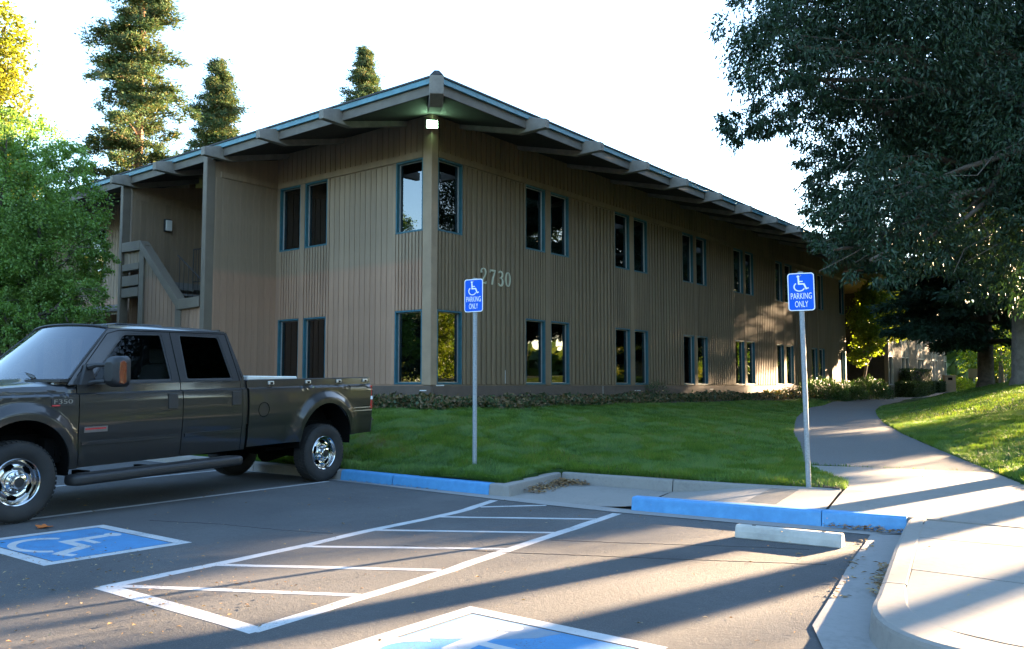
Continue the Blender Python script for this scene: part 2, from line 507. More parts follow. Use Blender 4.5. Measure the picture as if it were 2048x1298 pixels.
def gz(x, y):
    x = np.atleast_1d(np.asarray(x, float)); y = np.atleast_1d(np.asarray(y, float))
    out = np.empty(len(x))
    for s in range(0, len(x), 20000):
        p = np.stack([x[s:s+20000], y[s:s+20000]], 1)
        d2 = ((p[:, None] - _c[None, :, :2]) ** 2).sum(-1)
        out[s:s+20000] = _tps(d2) @ _w[:_n] + _w[_n] + p @ _w[_n + 1:]
    return out
def gz1(x, y): return float(gz([x], [y])[0])
def in_poly(x, y, poly):
    inside = np.zeros(len(x), bool)
    n = len(poly)
    for i in range(n):
        (x0, y0), (x1, y1) = poly[i], poly[(i + 1) % n]
        c_ = ((y0 > y) != (y1 > y)) & (x < (x1 - x0) * (y - y0) / (y1 - y0 + 1e-12) + x0)
        inside ^= c_
    return inside
PATH_POLY = PATH_L + PATH_R[::-1]
GRASS_CURVE = [(6.50, 1.90), (6.42, 2.35), (6.22, 2.8), (5.9, 3.35), (5.5, 4.0), (5.05, 4.66)]
RIGHT_EDGE = [(7.51, 5.26), (8.07, 3.77), (8.6, 2.85), (9.5, 2.3), (12, 2.0), (40, 2.0)]
WALK_POLY = GRASS_CURVE + [(7.51, 5.26)] + RIGHT_EDGE[1:] + [(40, -4.1), (8.75, -3.98), (7.65, .05)]
NOTCH_POLY = [(2.97, -.3), (2.96, .05), (2.61, 1.70), (4.5, 1.71), (5.5, 1.80), (6.5, 1.96), (8, 1.96), (8, -.3)]

# parking lot
xs_ = np.array([-90, 90.]); 
me = np_mesh('parking_lot', [(-90, -80, 0), (90, -80, 0), (90, .04, 0), (-90, .04, 0)], [(0, 1, 2, 3)])
lot = tag(link_mesh('parking_lot', me, M['asphalt']), kind='structure')
me = np_mesh('far_ground', [(-900, -900, -.08), (900, -900, -.08), (900, 1500, -.08), (-900, 1500, -.08)], [(0, 1, 2, 3)])
tag(link_mesh('far_ground', me, M['earth']), kind='structure')

# lawn: heightfield with the paved landing cut out and a dip under the paving
gx = np.unique(np.concatenate([np.linspace(-60, -14, 24), np.arange(-14, 2.8, .35), [2.68], np.arange(2.8, 9.5, .12), np.arange(9.5, 16, .4), np.linspace(16, 60, 24)]))
gy = np.unique(np.concatenate([[.02], np.arange(.1, 5.5, .12), np.arange(5.5, 24, .35), np.linspace(24, 62, 50), [90, 140]]))
GX, GY = np.meshgrid(gx, gy, indexing='ij')
fx, fy = GX.ravel(), GY.ravel()
Z = gz(fx, np.minimum(fy, 62))
paved = in_poly(fx, fy, PATH_POLY) | in_poly(fx, fy, WALK_POLY)
hole = in_poly(fx, fy, [(3.04, -1), (3.03, .0), (2.69, 1.50), (2.69, 1.62), (5.6, 1.74), (6.47, 1.93), (7.6, 1.93), (7.6, -1)])
Zl = np.where(paved, Z - .09, Z)
Zl = np.where((fy < 1.8) & (fx > 7.2), -.2, Zl)
rn = np.random.default_rng(3)
bare = np.exp(-(((fx - 3.9) / 1.4) ** 2 + ((fy - 2.15) / .28) ** 2)) * 1.0
bare += .8 * np.exp(-(((fx - 6.1) / .35) ** 2 + ((fy - 2.0) / .16) ** 2)) + .5 * np.exp(-(((fx - 2.3) / .5) ** 2 + ((fy - .3) / .2) ** 2))
idx = np.arange(len(fx)).reshape(GX.shape)
q = np.stack([idx[:-1, :-1], idx[1:, :-1], idx[1:, 1:], idx[:-1, 1:]], -1).reshape(-1, 4)
q = q[hole[q].sum(1) < 4]
Zl = np.where(hole, -.15, Zl)
me = np_mesh('lawn', np.stack([fx, fy, Zl], 1), q, True, np.clip(bare, 0, 1))
lawn = tag(link_mesh('lawn', me, M['lawn_soil']), kind='structure')

# grass blades
def vnoise(x, y, f, seed):
    """smooth value noise, 0..1"""
    g_ = np.random.default_rng(seed).random((256, 256))
    u, v = x * f + 900, y * f + 900; i, j = np.floor(u).astype(int), np.floor(v).astype(int)
    a, b = smooth(u - i), smooth(v - j); G_ = lambda p, q: g_[p % 256, q % 256]
    return (G_(i, j) * (1 - a) + G_(i + 1, j) * a) * (1 - b) + (G_(i, j + 1) * (1 - a) + G_(i + 1, j + 1) * a) * b
def grass(n, x0, x1, y0, y1, hmin, hmax, w, rng, cull=None):
    x = rng.uniform(x0, x1, n); y = rng.uniform(y0, y1, n)
    ok = ~(in_poly(x, y, PATH_POLY) | in_poly(x, y, WALK_POLY) | in_poly(x, y, NOTCH_POLY)) & (y > .055)
    b = np.exp(-(((x - 3.9) / 1.4) ** 2 + ((y - 2.15) / .28) ** 2)) + .8 * np.exp(-(((x - 6.1) / .35) ** 2 + ((y - 2.0) / .16) ** 2))
    ok &= rng.random(n) > b * 1.05
    # in view of the camera, with a margin
    dx, dy = x - 9.65, y + 8.41
    c_, s_ = math.cos(R(37.9)), math.sin(R(37.9))
    rx, fw = dx * c_ + dy * s_, -dx * s_ + dy * c_
    ok &= np.abs(rx) < fw * .72 + 1
    if cull: ok &= cull(x, y)
    x, y = x[ok], y[ok]; n = len(x)
    z = gz(x, y) - .008
    clump = vnoise(x, y, 4.5, 1); fine = vnoise(x, y, 13, 2); broad = vnoise(x, y, .9, 3); flow = vnoise(x, y, 2.4, 4)
    h = rng.uniform(hmin, hmax, n) * (.45 + .75 * clump + .45 * fine)
    th = flow * 9 + rng.normal(size=n) * .9; lean = rng.uniform(.25, 1.1, n) * h
    wx, wy = np.cos(th + 1.57) * w * .5, np.sin(th + 1.57) * w * .5
    v = np.empty((n, 3, 3))
    v[:, 0] = np.stack([x - wx, y - wy, z], 1); v[:, 1] = np.stack([x + wx, y + wy, z], 1)
    v[:, 2] = np.stack([x + np.cos(th) * lean, y + np.sin(th) * lean, z + h], 1)
    mow = .5 + .5 * np.sin((x * .25 + y * .97) * 2 * np.pi / .95)
    t = np.clip(.36 + rng.normal(size=n) * .13 + .46 * (clump - .5) + .42 * (broad - .5) + .34 * (fine - .5) + .14 * (mow - .5) + (rng.random(n) < .05) * .4, 0, 1)
    return v.reshape(-1, 3), np.repeat(t, 3)
rg = np.random.default_rng(7)
gv = [grass(330000, -4.5, 7, .05, 6.0, .030, .075, .011, rg), grass(160000, -3, 7, 6.0, 14, .03, .075, .016, rg), grass(60000, -2.2, 3, 14, 26, .03, .06, .025, rg),
      grass(200000, 5, 13.5, 3, 14, .03, .07, .014, rg, lambda x, y: y > 2.4), grass(150000, 1.5, 16, 14, 40, .03, .06, .025, rg)]
# a ragged longer fringe along the kerb edges
gv += [grass(9000, -2, 2.95, .06, .20, .05, .12, .010, rg), grass(6500, 2.6, 6.3, 1.7, 2.0, .05, .12, .012, rg), grass(3000, 2.55, 2.8, .2, 1.7, .04, .09, .01, rg)]
V = np.concatenate([a for a, b in gv]); T_ = np.concatenate([b for a, b in gv])
me = np_mesh('grass', V, np.arange(len(V)).reshape(-1, 3), False, T_)
tag(link_mesh('grass', me, M['grass_blade']), kind='stuff')

# ------------------------------------------------------------------ walk, slabs, kerbs
def sheet(poly, zf, thick, mat, name, parent=None, res=None):
    """paving slab: polygon with a top that follows zf and sides that go down"""
    tri = geometry.tessellate_polygon([[Vector((p[0], p[1], 0)) for p in poly]])
    n = len(poly)
    top = [(p[0], p[1], zf(p[0], p[1])) for p in poly]
    bot = [(p[0], p[1], zf(p[0], p[1]) - thick) for p in poly]
    fs_ = [tuple(t) for t in tri] + [(i, i + n, (i + 1) % n + n, (i + 1) % n) for i in range(n)]
    me = bpy.data.meshes.new(name); me.from_pydata(top + bot, [], fs_)
    bm = bmesh.new(); bm.from_mesh(me); bmesh.ops.recalc_face_normals(bm, faces=bm.faces)
    for f in bm.faces:
        if f.calc_area() > .05 and abs(f.normal.z) > .9 and f.normal.z < 0: f.normal_flip()
    bm.to_mesh(me); bm.free()
    return link_mesh(name, me, mat, parent)

walkway = tag(empty('walkway'), kind='structure')
n_ = 60
def resample(P, n):
    P = np.array(P); d = np.concatenate([[0], np.cumsum(np.hypot(*np.diff(P, axis=0).T))]); s = np.linspace(0, d[-1], n)
    return np.stack([np.interp(s, d, P[:, 0]), np.interp(s, d, P[:, 1])], 1)
def catmull(P, n):
    P = np.array(P, float); P = np.vstack([2 * P[0] - P[1], P, 2 * P[-1] - P[-2]]); out = []
    for i in range(1, len(P) - 2):
        for t in np.linspace(0, 1, n, endpoint=False):
            a, b, c, d = P[i-1], P[i], P[i+1], P[i+2]
            out.append(.5 * (2*b + (c - a) * t + (2*a - 5*b + 4*c - d) * t*t + (3*b - a - 3*c + d) * t**3))
    out.append(P[-2]); return np.array(out)
pl, pr = resample(catmull(PATH_L, 6), n_), resample(catmull(PATH_R, 6), n_)
vv, ff = [], []
for i in range(n_):
    for k in range(7):
        p = pl[i] * (1 - k / 6) + pr[i] * k / 6
        e = -.05 if k in (0, 6) else 0
        vv.append((p[0], p[1], gz1(*p) + .012 + e * .3))
for i in range(n_ - 1):
    for k in range(6):
        a = i * 7 + k; ff.append((a, a + 1, a + 8, a + 7))
me = np_mesh('path_surface', vv, ff, True)
link_mesh('path_surface', me, M['path_aggregate'], walkway)

sidewalk = tag(empty('sidewalk'), kind='structure')
def rz_(x, y):           # landing: flush with the lot at the notch, ramps up along the kerb
    return .004 + .137 * float(smooth(np.array((x - 4.35) / 1.5)))
# landing slab as a fine grid
def landing(name, xa, xb, y0f, y1f, mat):
    nx, ny = 24, 8; v = []; f = []
    for i in range(nx + 1):
        for j in range(ny + 1):
            t = i / nx; u = j / ny
            ya, yb = y0f(t), y1f(t); y = ya + (yb - ya) * u
            x = xa(u) + (xb(u) - xa(u)) * t
            v.append((x, y, rz_(x, y)))
    for i in range(nx):
        for j in range(ny):
            a = i * (ny + 1) + j; f.append((a, a + ny + 1, a + ny + 2, a + 1))
    return link_mesh(name, np_mesh(name, v, f, True), mat, sidewalk)
landing('ramp_slab', lambda u: 3.16 - .40 * u, lambda u: 4.885 - .42 * u, lambda t: -.12 - .02 * t, lambda t: 1.52, M['concrete'])
landing('ramp_slab', lambda u: 4.905 - .42 * u, lambda u: 6.865 - .385 * u, lambda t: -.02 + .09 * t, lambda t: 1.53 + .32 * t, M['concrete'])
mb = MB()
for k in range(17):
    u = .28 + k / 16 * 1.28
    y = u; x0 = 6.03 - .27 * (u - .06) / 1.5
    mb.box(x0 - .0, x0 + .33, y, y + .018, rz_(x0, 0) + .003, rz_(x0, 0) + .0065)
zt = lambda x, y: .142 + .008 * max(0, (y - 2)) / 3
G = .011
CJ = [(7.76, .02), (7.90, -.80), (8.02, -1.45), (8.15, -2.10), (8.26, -2.7), (8.36, -3.28), (8.42, -3.43), (8.51, -3.55), (8.69, -3.66), (8.94, -3.73), (9.3, -3.77), (12, -3.82), (20, -3.85)]
def cjx(y): 
    ys_ = [-p[1] for p in CJ[:6]]; return float(np.interp(-y, ys_, [p[0] for p in CJ[:6]]))
slabs = [
    [(6.50 + G, 1.86), (6.88 + G, .06), (7.64, .17), (9.4, .09), (9.4, 2.25), (8.28, 2.09)],
    [(6.50 + G, 1.86 + G)] + GRASS_CURVE[1:] + [(5.07, 4.68), (7.50, 5.25), (8.07, 3.77), (8.6, 2.85), (9.38, 2.32), (9.38, 2.25 + G), (8.28, 2.09 + G)],
    [(cjx(.02) + G, .06 - G), (cjx(-.9) + G, -.92 + G), (9.4, -.84), (9.4, .09 - G)],
    [(cjx(-.94) + G, -.92 - G), (cjx(-2.24) + G, -2.25 + G), (9.4, -2.26), (9.4, -.84 - 2 * G)],
    [(cjx(-2.28) + G, -2.25 - G), (8.26 + G, -2.7)] + [(p[0] + G, p[1] + G) for p in CJ[5:10]] + [(9.4, -3.76), (9.4, -2.26 - 2 * G)],
]
for k in range(4):
    x0, x1 = 9.4 + G + k * 3.0, 12.4 + k * 3.0
    slabs += [[(x0, .09), (x1, .09), (x1, 2.0), (x0, 2.2 if k == 0 else 2.0)], [(x0, -2.26), (x1, -2.26), (x1, .09 - G), (x0, .09 - G)], [(x0, -3.77), (x1, -3.82), (x1, -2.26 - G), (x0, -2.26 - G)]]
for s_ in slabs:
    sheet(s_, zt, .16, M['concrete'], 'concrete_slab', sidewalk)
mb.build('groove_strip', M['old_concrete'], sidewalk)['kind'] = 'stuff'
# dark bed seen in the open joints
tag(sheet([(6.48, 1.88), (6.92, .12), (7.6, .20), (7.78, .12), (8.2, -2.2), (8.4, -3.2), (9, -3.6), (21, -3.7), (21, 1.9), (9.5, 2.2), (8.1, 3.7), (7.5, 5.2), (5.1, 4.6)], lambda x, y: .118, .1, M['dark_gap'], 'joint_bed', sidewalk))

curb = tag(empty('curb'), kind='structure')
def curb_run(pts, w, zt0, zt1, mat, name='curb_block', z0=-.12, side=1, rnd=.02, zend=None):
    """kerb stone along pts: face on the right-hand side of travel * side; returns one block"""
    P = np.array(pts, float); n = len(P); v = []; f = []
    w_all = w if hasattr(w, '__len__') else (w, w)
    for i in range(n):
        w = w_all[0] + (w_all[1] - w_all[0]) * min(1, 2.2 * i / max(1, n - 1))
        prof = [(-.012, z0), (-.012, .0), (0.004, None), (.010, None), (.035, None), (w - .012, None), (w, None), (w, z0)]
        d0 = P[i] - P[i-1] if i else P[1] - P[0]; d1 = P[i+1] - P[i] if i < n - 1 else P[-1] - P[-2]
        d0 = d0 / np.hypot(*d0); d1 = d1 / np.hypot(*d1); t = d0 + d1; t /= np.hypot(*t)
        m = np.array([-t[1], t[0]]) * side; c_ = m @ (np.array([-d1[1], d1[0]]) * side)
        zt_ = zt0 + (zt1 - zt0) * i / (n - 1)
        zz = [z0, .0, zt_ - .028, zt_ - .010, zt_, zt_, zt_ - .006, z0]
        for (o, _), z in zip(prof, zz):
            p = P[i] + m * o / max(.5, c_); v.append((p[0], p[1], z))
    k = len(prof)
    for i in range(n - 1):
        for j in range(k - 1):
            a = i * k + j; q_ = (a, a + k, a + k + 1, a + 1); f.append(q_ if side > 0 else q_[::-1])
    f.append(tuple(range(k)) if side > 0 else tuple(range(k - 1, -1, -1))); f.append(tuple((n - 1) * k + j for j in (range(k - 1, -1, -1) if side > 0 else range(k))))
    me = bpy.data.meshes.new(name); me.from_pydata(v, [], f); me.update()
    bm = bmesh.new(); bm.from_mesh(me); bmesh.ops.recalc_face_normals(bm, faces=bm.faces); bm.to_mesh(me); bm.free()
    return link_mesh(name, me, mat, curb)
y0 = -.10
for k in range(10):
    curb_run([(-3.0 * (k + 1) - 2 + .01, y0), (-3.0 * k - 2 - .005, y0)], .16, .14, .14, M['old_concrete'])
curb_run([(-1.99, y0), (.07, y0)], .16, .14, .14, M['old_concrete'])
curb_run([(.08, y0), (1.13, y0 - .01)], .16, .145, .14, M['curb_blue'])
curb_run([(1.145, y0 - .01), (2.82, y0)], .16, .14, .14, M['curb_blue'])
curb_run([(2.825, y0), (3.05, y0 - .01), (3.12, -.08), (3.12, -.02), (2.94, .80), (2.77, 1.545)], .155, .14, .145, M['old_concrete'])
curb_run([(2.775, 1.55), (4.47, 1.56)], .16, .145, .15, M['old_concrete'])
curb_run([(4.485, 1.56), (5.0, 1.60), (5.5, 1.66), (6.0, 1.76), (6.47, 1.86)], .14, .15, .148, M['concrete'])
curb_run([(4.875, -.16), (5.8, -.09), (6.85, .02)], .155, .145, .147, M['curb_blue'])
curb_run([(6.858, .02), (7.3, .07), (7.60, .10)], .155, .147, .15, M['curb_blue'])
CB = [(7.63, .05), (7.74, -.65), (7.87, -1.39), (8.0, -2.08), (8.13, -2.77)]
CB2 = [(8.132, -2.785), (8.20, -3.15), (8.235, -3.36), (8.29, -3.54), (8.385, -3.72), (8.51, -3.86), (8.64, -3.945), (8.80, -4.0), (9.05, -4.04), (10, -4.08), (14, -4.1), (21, -4.12)]
curb_run([(7.63, .12), (7.645, -.06), (7.675, -.25)], .135, .148, .148, M['concrete'])
curb_run([(7.68, -.262)] + CB[1:], .15, .148, .148, M['concrete'])
curb_run(catmull(CB2, 5), (.145, .275), .148, .148, M['concrete'])

gutter = tag(empty('gutter'), kind='structure')
def strip(outer, inner, name, mat, za, zb):
    a, b = resample(outer, 30), resample(inner, 30); v = []; f = []
    for i in range(30):
        for k in range(4):
            t = k / 3; p = a[i] * (1 - t) + b[i] * t
            v.append((p[0], p[1], za + (zb - za) * t + (.0 if k else -.0)))
    for i in range(29):
        for k in range(3): f.append((i*4 + k, i*4 + k + 4, i*4 + k + 5, i*4 + k + 1))
    me = np_mesh(name, v, f, True); o = link_mesh(name, me, mat, gutter)
    bm = bmesh.new(); bm.from_mesh(me); bmesh.ops.recalc_face_normals(bm, faces=bm.faces)
    if bm.faces[0 if not hasattr(bm.faces, 'ensure_lookup_table') else (bm.faces.ensure_lookup_table() or 0)].normal.z < 0: bmesh.ops.reverse_faces(bm, faces=bm.faces)
    bm.to_mesh(me); bm.free()
    return o
strip([(-30, -.20), (.2, -.20), (3.28, -.40), (4.87, -.42), (6.2, -.30), (7.36, -.20)], [(-30, -.09), (.2, -.09), (3.1, -.10), (4.87, -.14), (6.85, .04), (7.66, .12)], 'gutter_strip', M['gutter_concrete'], .006, .003)
GUT = [(7.37, -.22), (7.50, -.95), (7.61, -1.65), (7.81, -2.67), (7.93, -3.40), (7.985, -3.55), (8.05, -3.72), (8.14, -3.9), (8.32, -4.18), (8.6, -4.38), (9.0, -4.48), (10, -4.52), (20, -4.55)]
strip(catmull(GUT, 4), catmull([(7.66, .02), (7.75, -.65), (7.88, -1.39), (8.01, -2.08), (8.14, -2.77), (8.21, -3.15), (8.245, -3.36), (8.30, -3.54), (8.395, -3.72), (8.52, -3.86), (8.81, -4.0), (10, -4.08), (20, -4.11)], 4), 'gutter_pan', M['gutter_concrete'], .012, .004)

# ------------------------------------------------------------------ paint on the lot
def paint(name, pts, w, mat=None, z=.0012):
    mb = MB(); P = [Vector(p) for p in pts]
    rr = random.Random(len(pts) * 7 + int(pts[0][0] * 100))
    d = np.concatenate([[0], np.cumsum([(P[i+1] - P[i]).length for i in range(len(P) - 1)])])
    n = max(2, int(d[-1] / .25))
    s = np.linspace(0, d[-1], n); pp = [(np.interp(t, d, [p.x for p in P]), np.interp(t, d, [p.y for p in P])) for t in s]
    pp = [(x + rr.uniform(-.006, .006), y + rr.uniform(-.004, .004)) for x, y in pp]
    mb.ribbon(pp, [w * rr.uniform(.93, 1.05) for _ in pp], z - .0009, z, None)
    return mb.build(name, mat or M['white_paint'], lot)
paint('painted_line', [(.06, -.33), (.20, -2.3), (.37, -4.45), (.52, -6.6)], .085)
paint('painted_line', [(-2.55, -.33), (-2.25, -4.45), (-2.15, -6.0)], .085)
paint('painted_line', [(3.19, -.45), (3.46, -1.35), (3.56, -2.2), (3.61, -2.95), (3.74, -3.66), (3.80, -4.4), (3.84, -4.9), (3.885, -5.46)], .105)
paint('painted_line', [(4.87, -.46), (5.06, -1.71), (5.2, -2.72), (5.38, -3.82), (5.45, -4.59), (5.545, -5.47)], .105)
paint('painted_line', [(3.86, -5.45), (5.58, -5.45)], .12, z=.0016)
for a, b in [((3.42, -.98), (3.92, -.42)), ((3.53, -1.80), (4.90, -.93)), ((3.62, -2.76), (5.05, -1.84)), ((3.77, -3.69), (5.2, -2.72)), ((3.83, -4.58), (5.3, -3.68)), ((3.93, -5.37), (5.4, -4.56))]:
    paint('hatch_line', [a, b], .075, z=.0020)

# wheelchair figure in 2D, millimetre-like units of the sign face, centre at 0,0
def arc(cx, cy, r, a0, a1, n=22): return [(cx + r * math.cos(R(a0 + (a1 - a0) * i / n)), cy + r * math.sin(R(a0 + (a1 - a0) * i / n))) for i in range(n + 1)]
def wheelchair(mb, f, k, z0, z1, ox=0, oy=0):
    T2 = lambda pts: [((x + ox) * k, (y + oy) * k) for x, y in pts]
    mb.prism(T2(arc(-40, 135, 22, 0, 342, 18)), z0, z1, f)
    mb.ribbon(T2([(-38, 112), (-32, -15)]), 27 * k, z0, z1, f)
    mb.ribbon(T2([(-30, 40), (30, 40)]), 20 * k, z0, z1 + 0.0001, f)
    mb.ribbon(T2([(-43, -8), (46, -8), (80, -100)]), 27 * k, z0, z1 + 0.0002, f)
    mb.ribbon(T2([(70, -106), (118, -86)]), 22 * k, z0, z1 + 0.0003, f)
    mb.ribbon(T2(arc(-25, -60, 82, 128, 335)), 20 * k, z0, z1 + 0.0004, f)
def lot_symbol(x0, x1, y0, y1, k, off, field):
    cx, cy = (x0 + x1) / 2, (y0 + y1) / 2
    mb = MB().prism([(x0 + .07, y0 + .07), (x1 - .07, y0 + .07), (x1 - .07, y1 - .07), (x0 + .07, y1 - .07)], .0003, .0012)
    s = mb.build('accessible_symbol_field', field, lot)
    fr = MB().ribbon([(x0, y0), (x1, y0), (x1, y1), (x0, y1)], .105, .0012, .0020, closed=True)
    fr.build('symbol_border', M['white_paint'], s)
    # figure stands with its head towards the kerb
    f = lambda u, v, z: (0, 0, 0) if False else (cx + u * 1.18 + off[0], cy + v * .80 + off[1], z)
    fg = MB(); wheelchair(fg, f, k, .0014, .0020, 0, 0)
    fg.build('symbol_figure', M['white_paint'], s)
    return s
lot_symbol(1.37, 2.80, -5.34, -4.22, .0038, (.02, -.02), M['blue_paint'])
lot_symbol(6.20, 7.44, -5.62, -4.38, .0042, (-.02, .0), M['blue_paint'])
# older pale paint left along the far edge of the second symbol
mb = MB().prism([(6.28, -5.05), (6.42, -4.97), (6.66, -4.80), (6.86, -4.62), (6.92, -4.46), (6.28, -4.46)], .0011, .0016)
mb.build('faded_paint_patch', M['faded_blue_paint'], lot)
# cracks
def crack(pts, w, seed):
    rr = random.Random(seed); P = []
    for (x0, y0_), (x1, y1_) in zip(pts[:-1], pts[1:]):
        n = int(math.hypot(x1 - x0, y1_ - y0_) / .035)
        for i in range(n):
            t = i / n; P.append((x0 + (x1 - x0) * t + rr.uniform(-.008, .008), y0_ + (y1_ - y0_) * t + rr.uniform(-.008, .008)))
    mb = MB().ribbon(P, [w * rr.uniform(.1, 1.6) for _ in P], .0002, .0026)
    mb.build('crack', M['dark_gap'], lot)
crack([(4.4, -3.15), (5.26, -2.86), (5.76, -2.6), (6.3, -2.34), (6.91, -2.03), (7.5, -1.72)], .011, 1)
crack([(5.22, -2.18), (5.81, -1.9), (6.55, -1.5), (7.2, -1.2)], .003, 2)
crack([(1.42, -3.75), (2.17, -3.45), (2.92, -3.3), (3.5, -3.12)], .0025, 3)

# wheel stop
ws = tag(empty('wheel_stop', (6.90, -.985, 0), math.atan2(.06, .90)), 'pale concrete wheel stop lying on the asphalt before the blue kerb', 'wheel stop')
mb = MB()
L2 = .455
prof = [(-.07, 0), (-.062, .06), (-.045, .105), (-.03, .115), (.03, .115), (.045, .105), (.062, .06), (.07, 0)]
n = len(prof)
mb.add([(-L2 + .0, y, z) for y, z in prof] + [(-L2 - .0 + .02, y * .98, z) for y, z in prof][:0] + [(L2, y, z) for y, z in prof], [tuple(range(n)), tuple(range(2*n - 1, n - 1, -1))] + [(i + n, (i + 1) % n + n, (i + 1) % n, i) for i in range(n)])
mb.build('block', M['stop_concrete'], ws, bevel=.008)
for sx in (-.3, .3):
    MB().tube([(sx, 0, .10), (sx, 0, .1185)], .018, 10).build('anchor_bolt', M['black_metal'], ws)
# ------------------------------------------------------------------ office building
AX, DY = -3.44, 5.47                       # its street corner
office = tag(empty('office_building', (AX, DY, .9)), 'two-storey brown ribbed office building with deep eaves and teal trimmed windows', 'building')
class Face:
    """wall plane: t along the wall, o outwards, z up"""
    def __init__(s, kind): s.k = kind
    def p(s, t, o, z):
        return (AX + o, DY + t, z) if s.k == 'R' else (AX - t, DY - o, z)
    def box(s, mb, t0, t1, o0, o1, z0, z1):
        a, b = s.p(t0, o0, z0), s.p(t1, o1, z1)
        return mb.box(a[0], b[0], a[1], b[1], a[2], b[2])
FR, FL = Face('R'), Face('L')
Z_LO, Z_H1, Z_S2, Z_H2, Z_TOP = 1.375, 3.05, 4.83, 6.50, 7.62
PITCH = .185
# every child of the building is built in world coordinates: undo the Empty's offset
def bpart(mb, name, mat, parent=None, **k):
    o = mb.build(name, mat, None, **k)
    p = parent or office
    o.parent = p
    if p is office: o.location = (-AX, -DY, -.9)
    return o

def wall_with_openings(F, t0, t1, opens, z0, z1, thick=.2, o0=0):
    """box pieces round openings (ta, tb, za, zb)"""
    mb = MB()
    cuts = sorted(set([t0, t1] + [t for o in opens for t in o[:2] if t0 < t < t1]))
    for a, b in zip(cuts[:-1], cuts[1:]):
        m = (a + b) / 2
        holes = sorted([(o[2], o[3]) for o in opens if o[0] < m < o[1]])
        z = z0
        for ha, hb in holes:
            if ha > z: F.box(mb, a, b, o0 - thick, o0, z, ha)
            z = hb
        if z < z1: F.box(mb, a, b, o0 - thick, o0, z, z1)
    return mb
LWIN = [(.24, 1.11), (3.52, 4.39), (4.56, 5.42)]
RWIN = [(.18, 1.03), (3.46, 4.33), (4.56, 5.44), (7.84, 8.71), (8.95, 9.81), (12.20, 13.02), (13.23, 14.07), (16.38, 17.27), (17.47, 18.28), (20.58, 21.36), (21.62, 22.5), (24.76, 25.55), (25.77, 26.56), (28.86, 29.62)]
REND = 29.75
opens = lambda W: [(a, b, za, zb) for a, b in W for za, zb in ((Z_LO, Z_H1), (Z_S2, Z_H2))]
bpart(wall_with_openings(FL, .2, 5.6, opens(LWIN), .7, Z_TOP), 'wall', M['siding_left'])
bpart(wall_with_openings(FR, 0, REND, opens(RWIN), .7, Z_TOP), 'wall', M['siding_right'])

def window(F, ta, tb, za, zb, parent, frame='teal_trim', light_left=True, blind=False, fw=.038):
    """frame (teal) > aluminium sash, pane; the reveal is the wall's own"""
    mb = MB(); o0, o1 = -.10, .022
    F.box(mb, ta, ta + fw, o0, o1, za, zb); F.box(mb, tb - fw, tb, o0, o1, za, zb)
    F.box(mb, ta + fw, tb - fw, o0, o1, zb - fw, zb); F.box(mb, ta + fw, tb - fw, o0, o1, za, za + fw)
    w = mb.build('window', M[frame]); w.parent = parent
    if parent is office: w.location = (-AX, -DY, -.9)
    mb = MB(); s = .014; a, b, c, d = ta + fw + .004, tb - fw - .004, za + fw + .004, zb - fw - .004
    F.box(mb, a, a + s, -.095, -.060, c, d); F.box(mb, b - s, b, -.095, -.060, c, d)
    F.box(mb, a + s, b - s, -.095, -.060, d - s, d); F.box(mb, a + s, b - s, -.095, -.060, c, c + s)
    mb.build('sash', M['aluminium'], w)
    mb = MB(); F.box(mb, a, b, -.085, -.079, c, d)
    mb.build('pane', M['window_glass'], w)
    if blind:
        mb = MB(); n = int((b - a) / .085)
        for k in range(n):
            t = a + (k + .5) * (b - a) / n
            p0, p1 = F.p(t - .040, -.20, 0), F.p(t + .036, -.17, 0)
            mb.box(*( (p0[0], p1[0]) ), min(p0[1], p1[1]), max(p0[1], p1[1]) if abs(p0[1] - p1[1]) > .001 else p0[1] + .004, c, d)
        mb.build('blind', M['blind'], w)
    return w
for i, (a, b) in enumerate(LWIN):
    window(FL, a, b, Z_LO, Z_H1, office, blind=i > 0); window(FL, a, b, Z_S2, Z_H2, office)
for i, (a, b) in enumerate(RWIN):
    window(FR, a, b, Z_LO, Z_H1, office); window(FR, a, b, Z_S2, Z_H2, office)
# rooms behind the glass: floor plates, back walls, ceilings
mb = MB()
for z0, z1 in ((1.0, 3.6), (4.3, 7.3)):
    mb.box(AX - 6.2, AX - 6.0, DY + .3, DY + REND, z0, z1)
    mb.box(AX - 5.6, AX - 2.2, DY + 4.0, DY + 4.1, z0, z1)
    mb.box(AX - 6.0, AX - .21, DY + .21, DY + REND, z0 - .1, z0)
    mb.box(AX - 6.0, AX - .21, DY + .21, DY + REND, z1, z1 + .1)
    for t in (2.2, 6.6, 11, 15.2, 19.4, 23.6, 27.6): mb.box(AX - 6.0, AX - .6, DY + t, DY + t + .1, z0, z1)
bpart(mb, 'interior', M['interior_dark'])

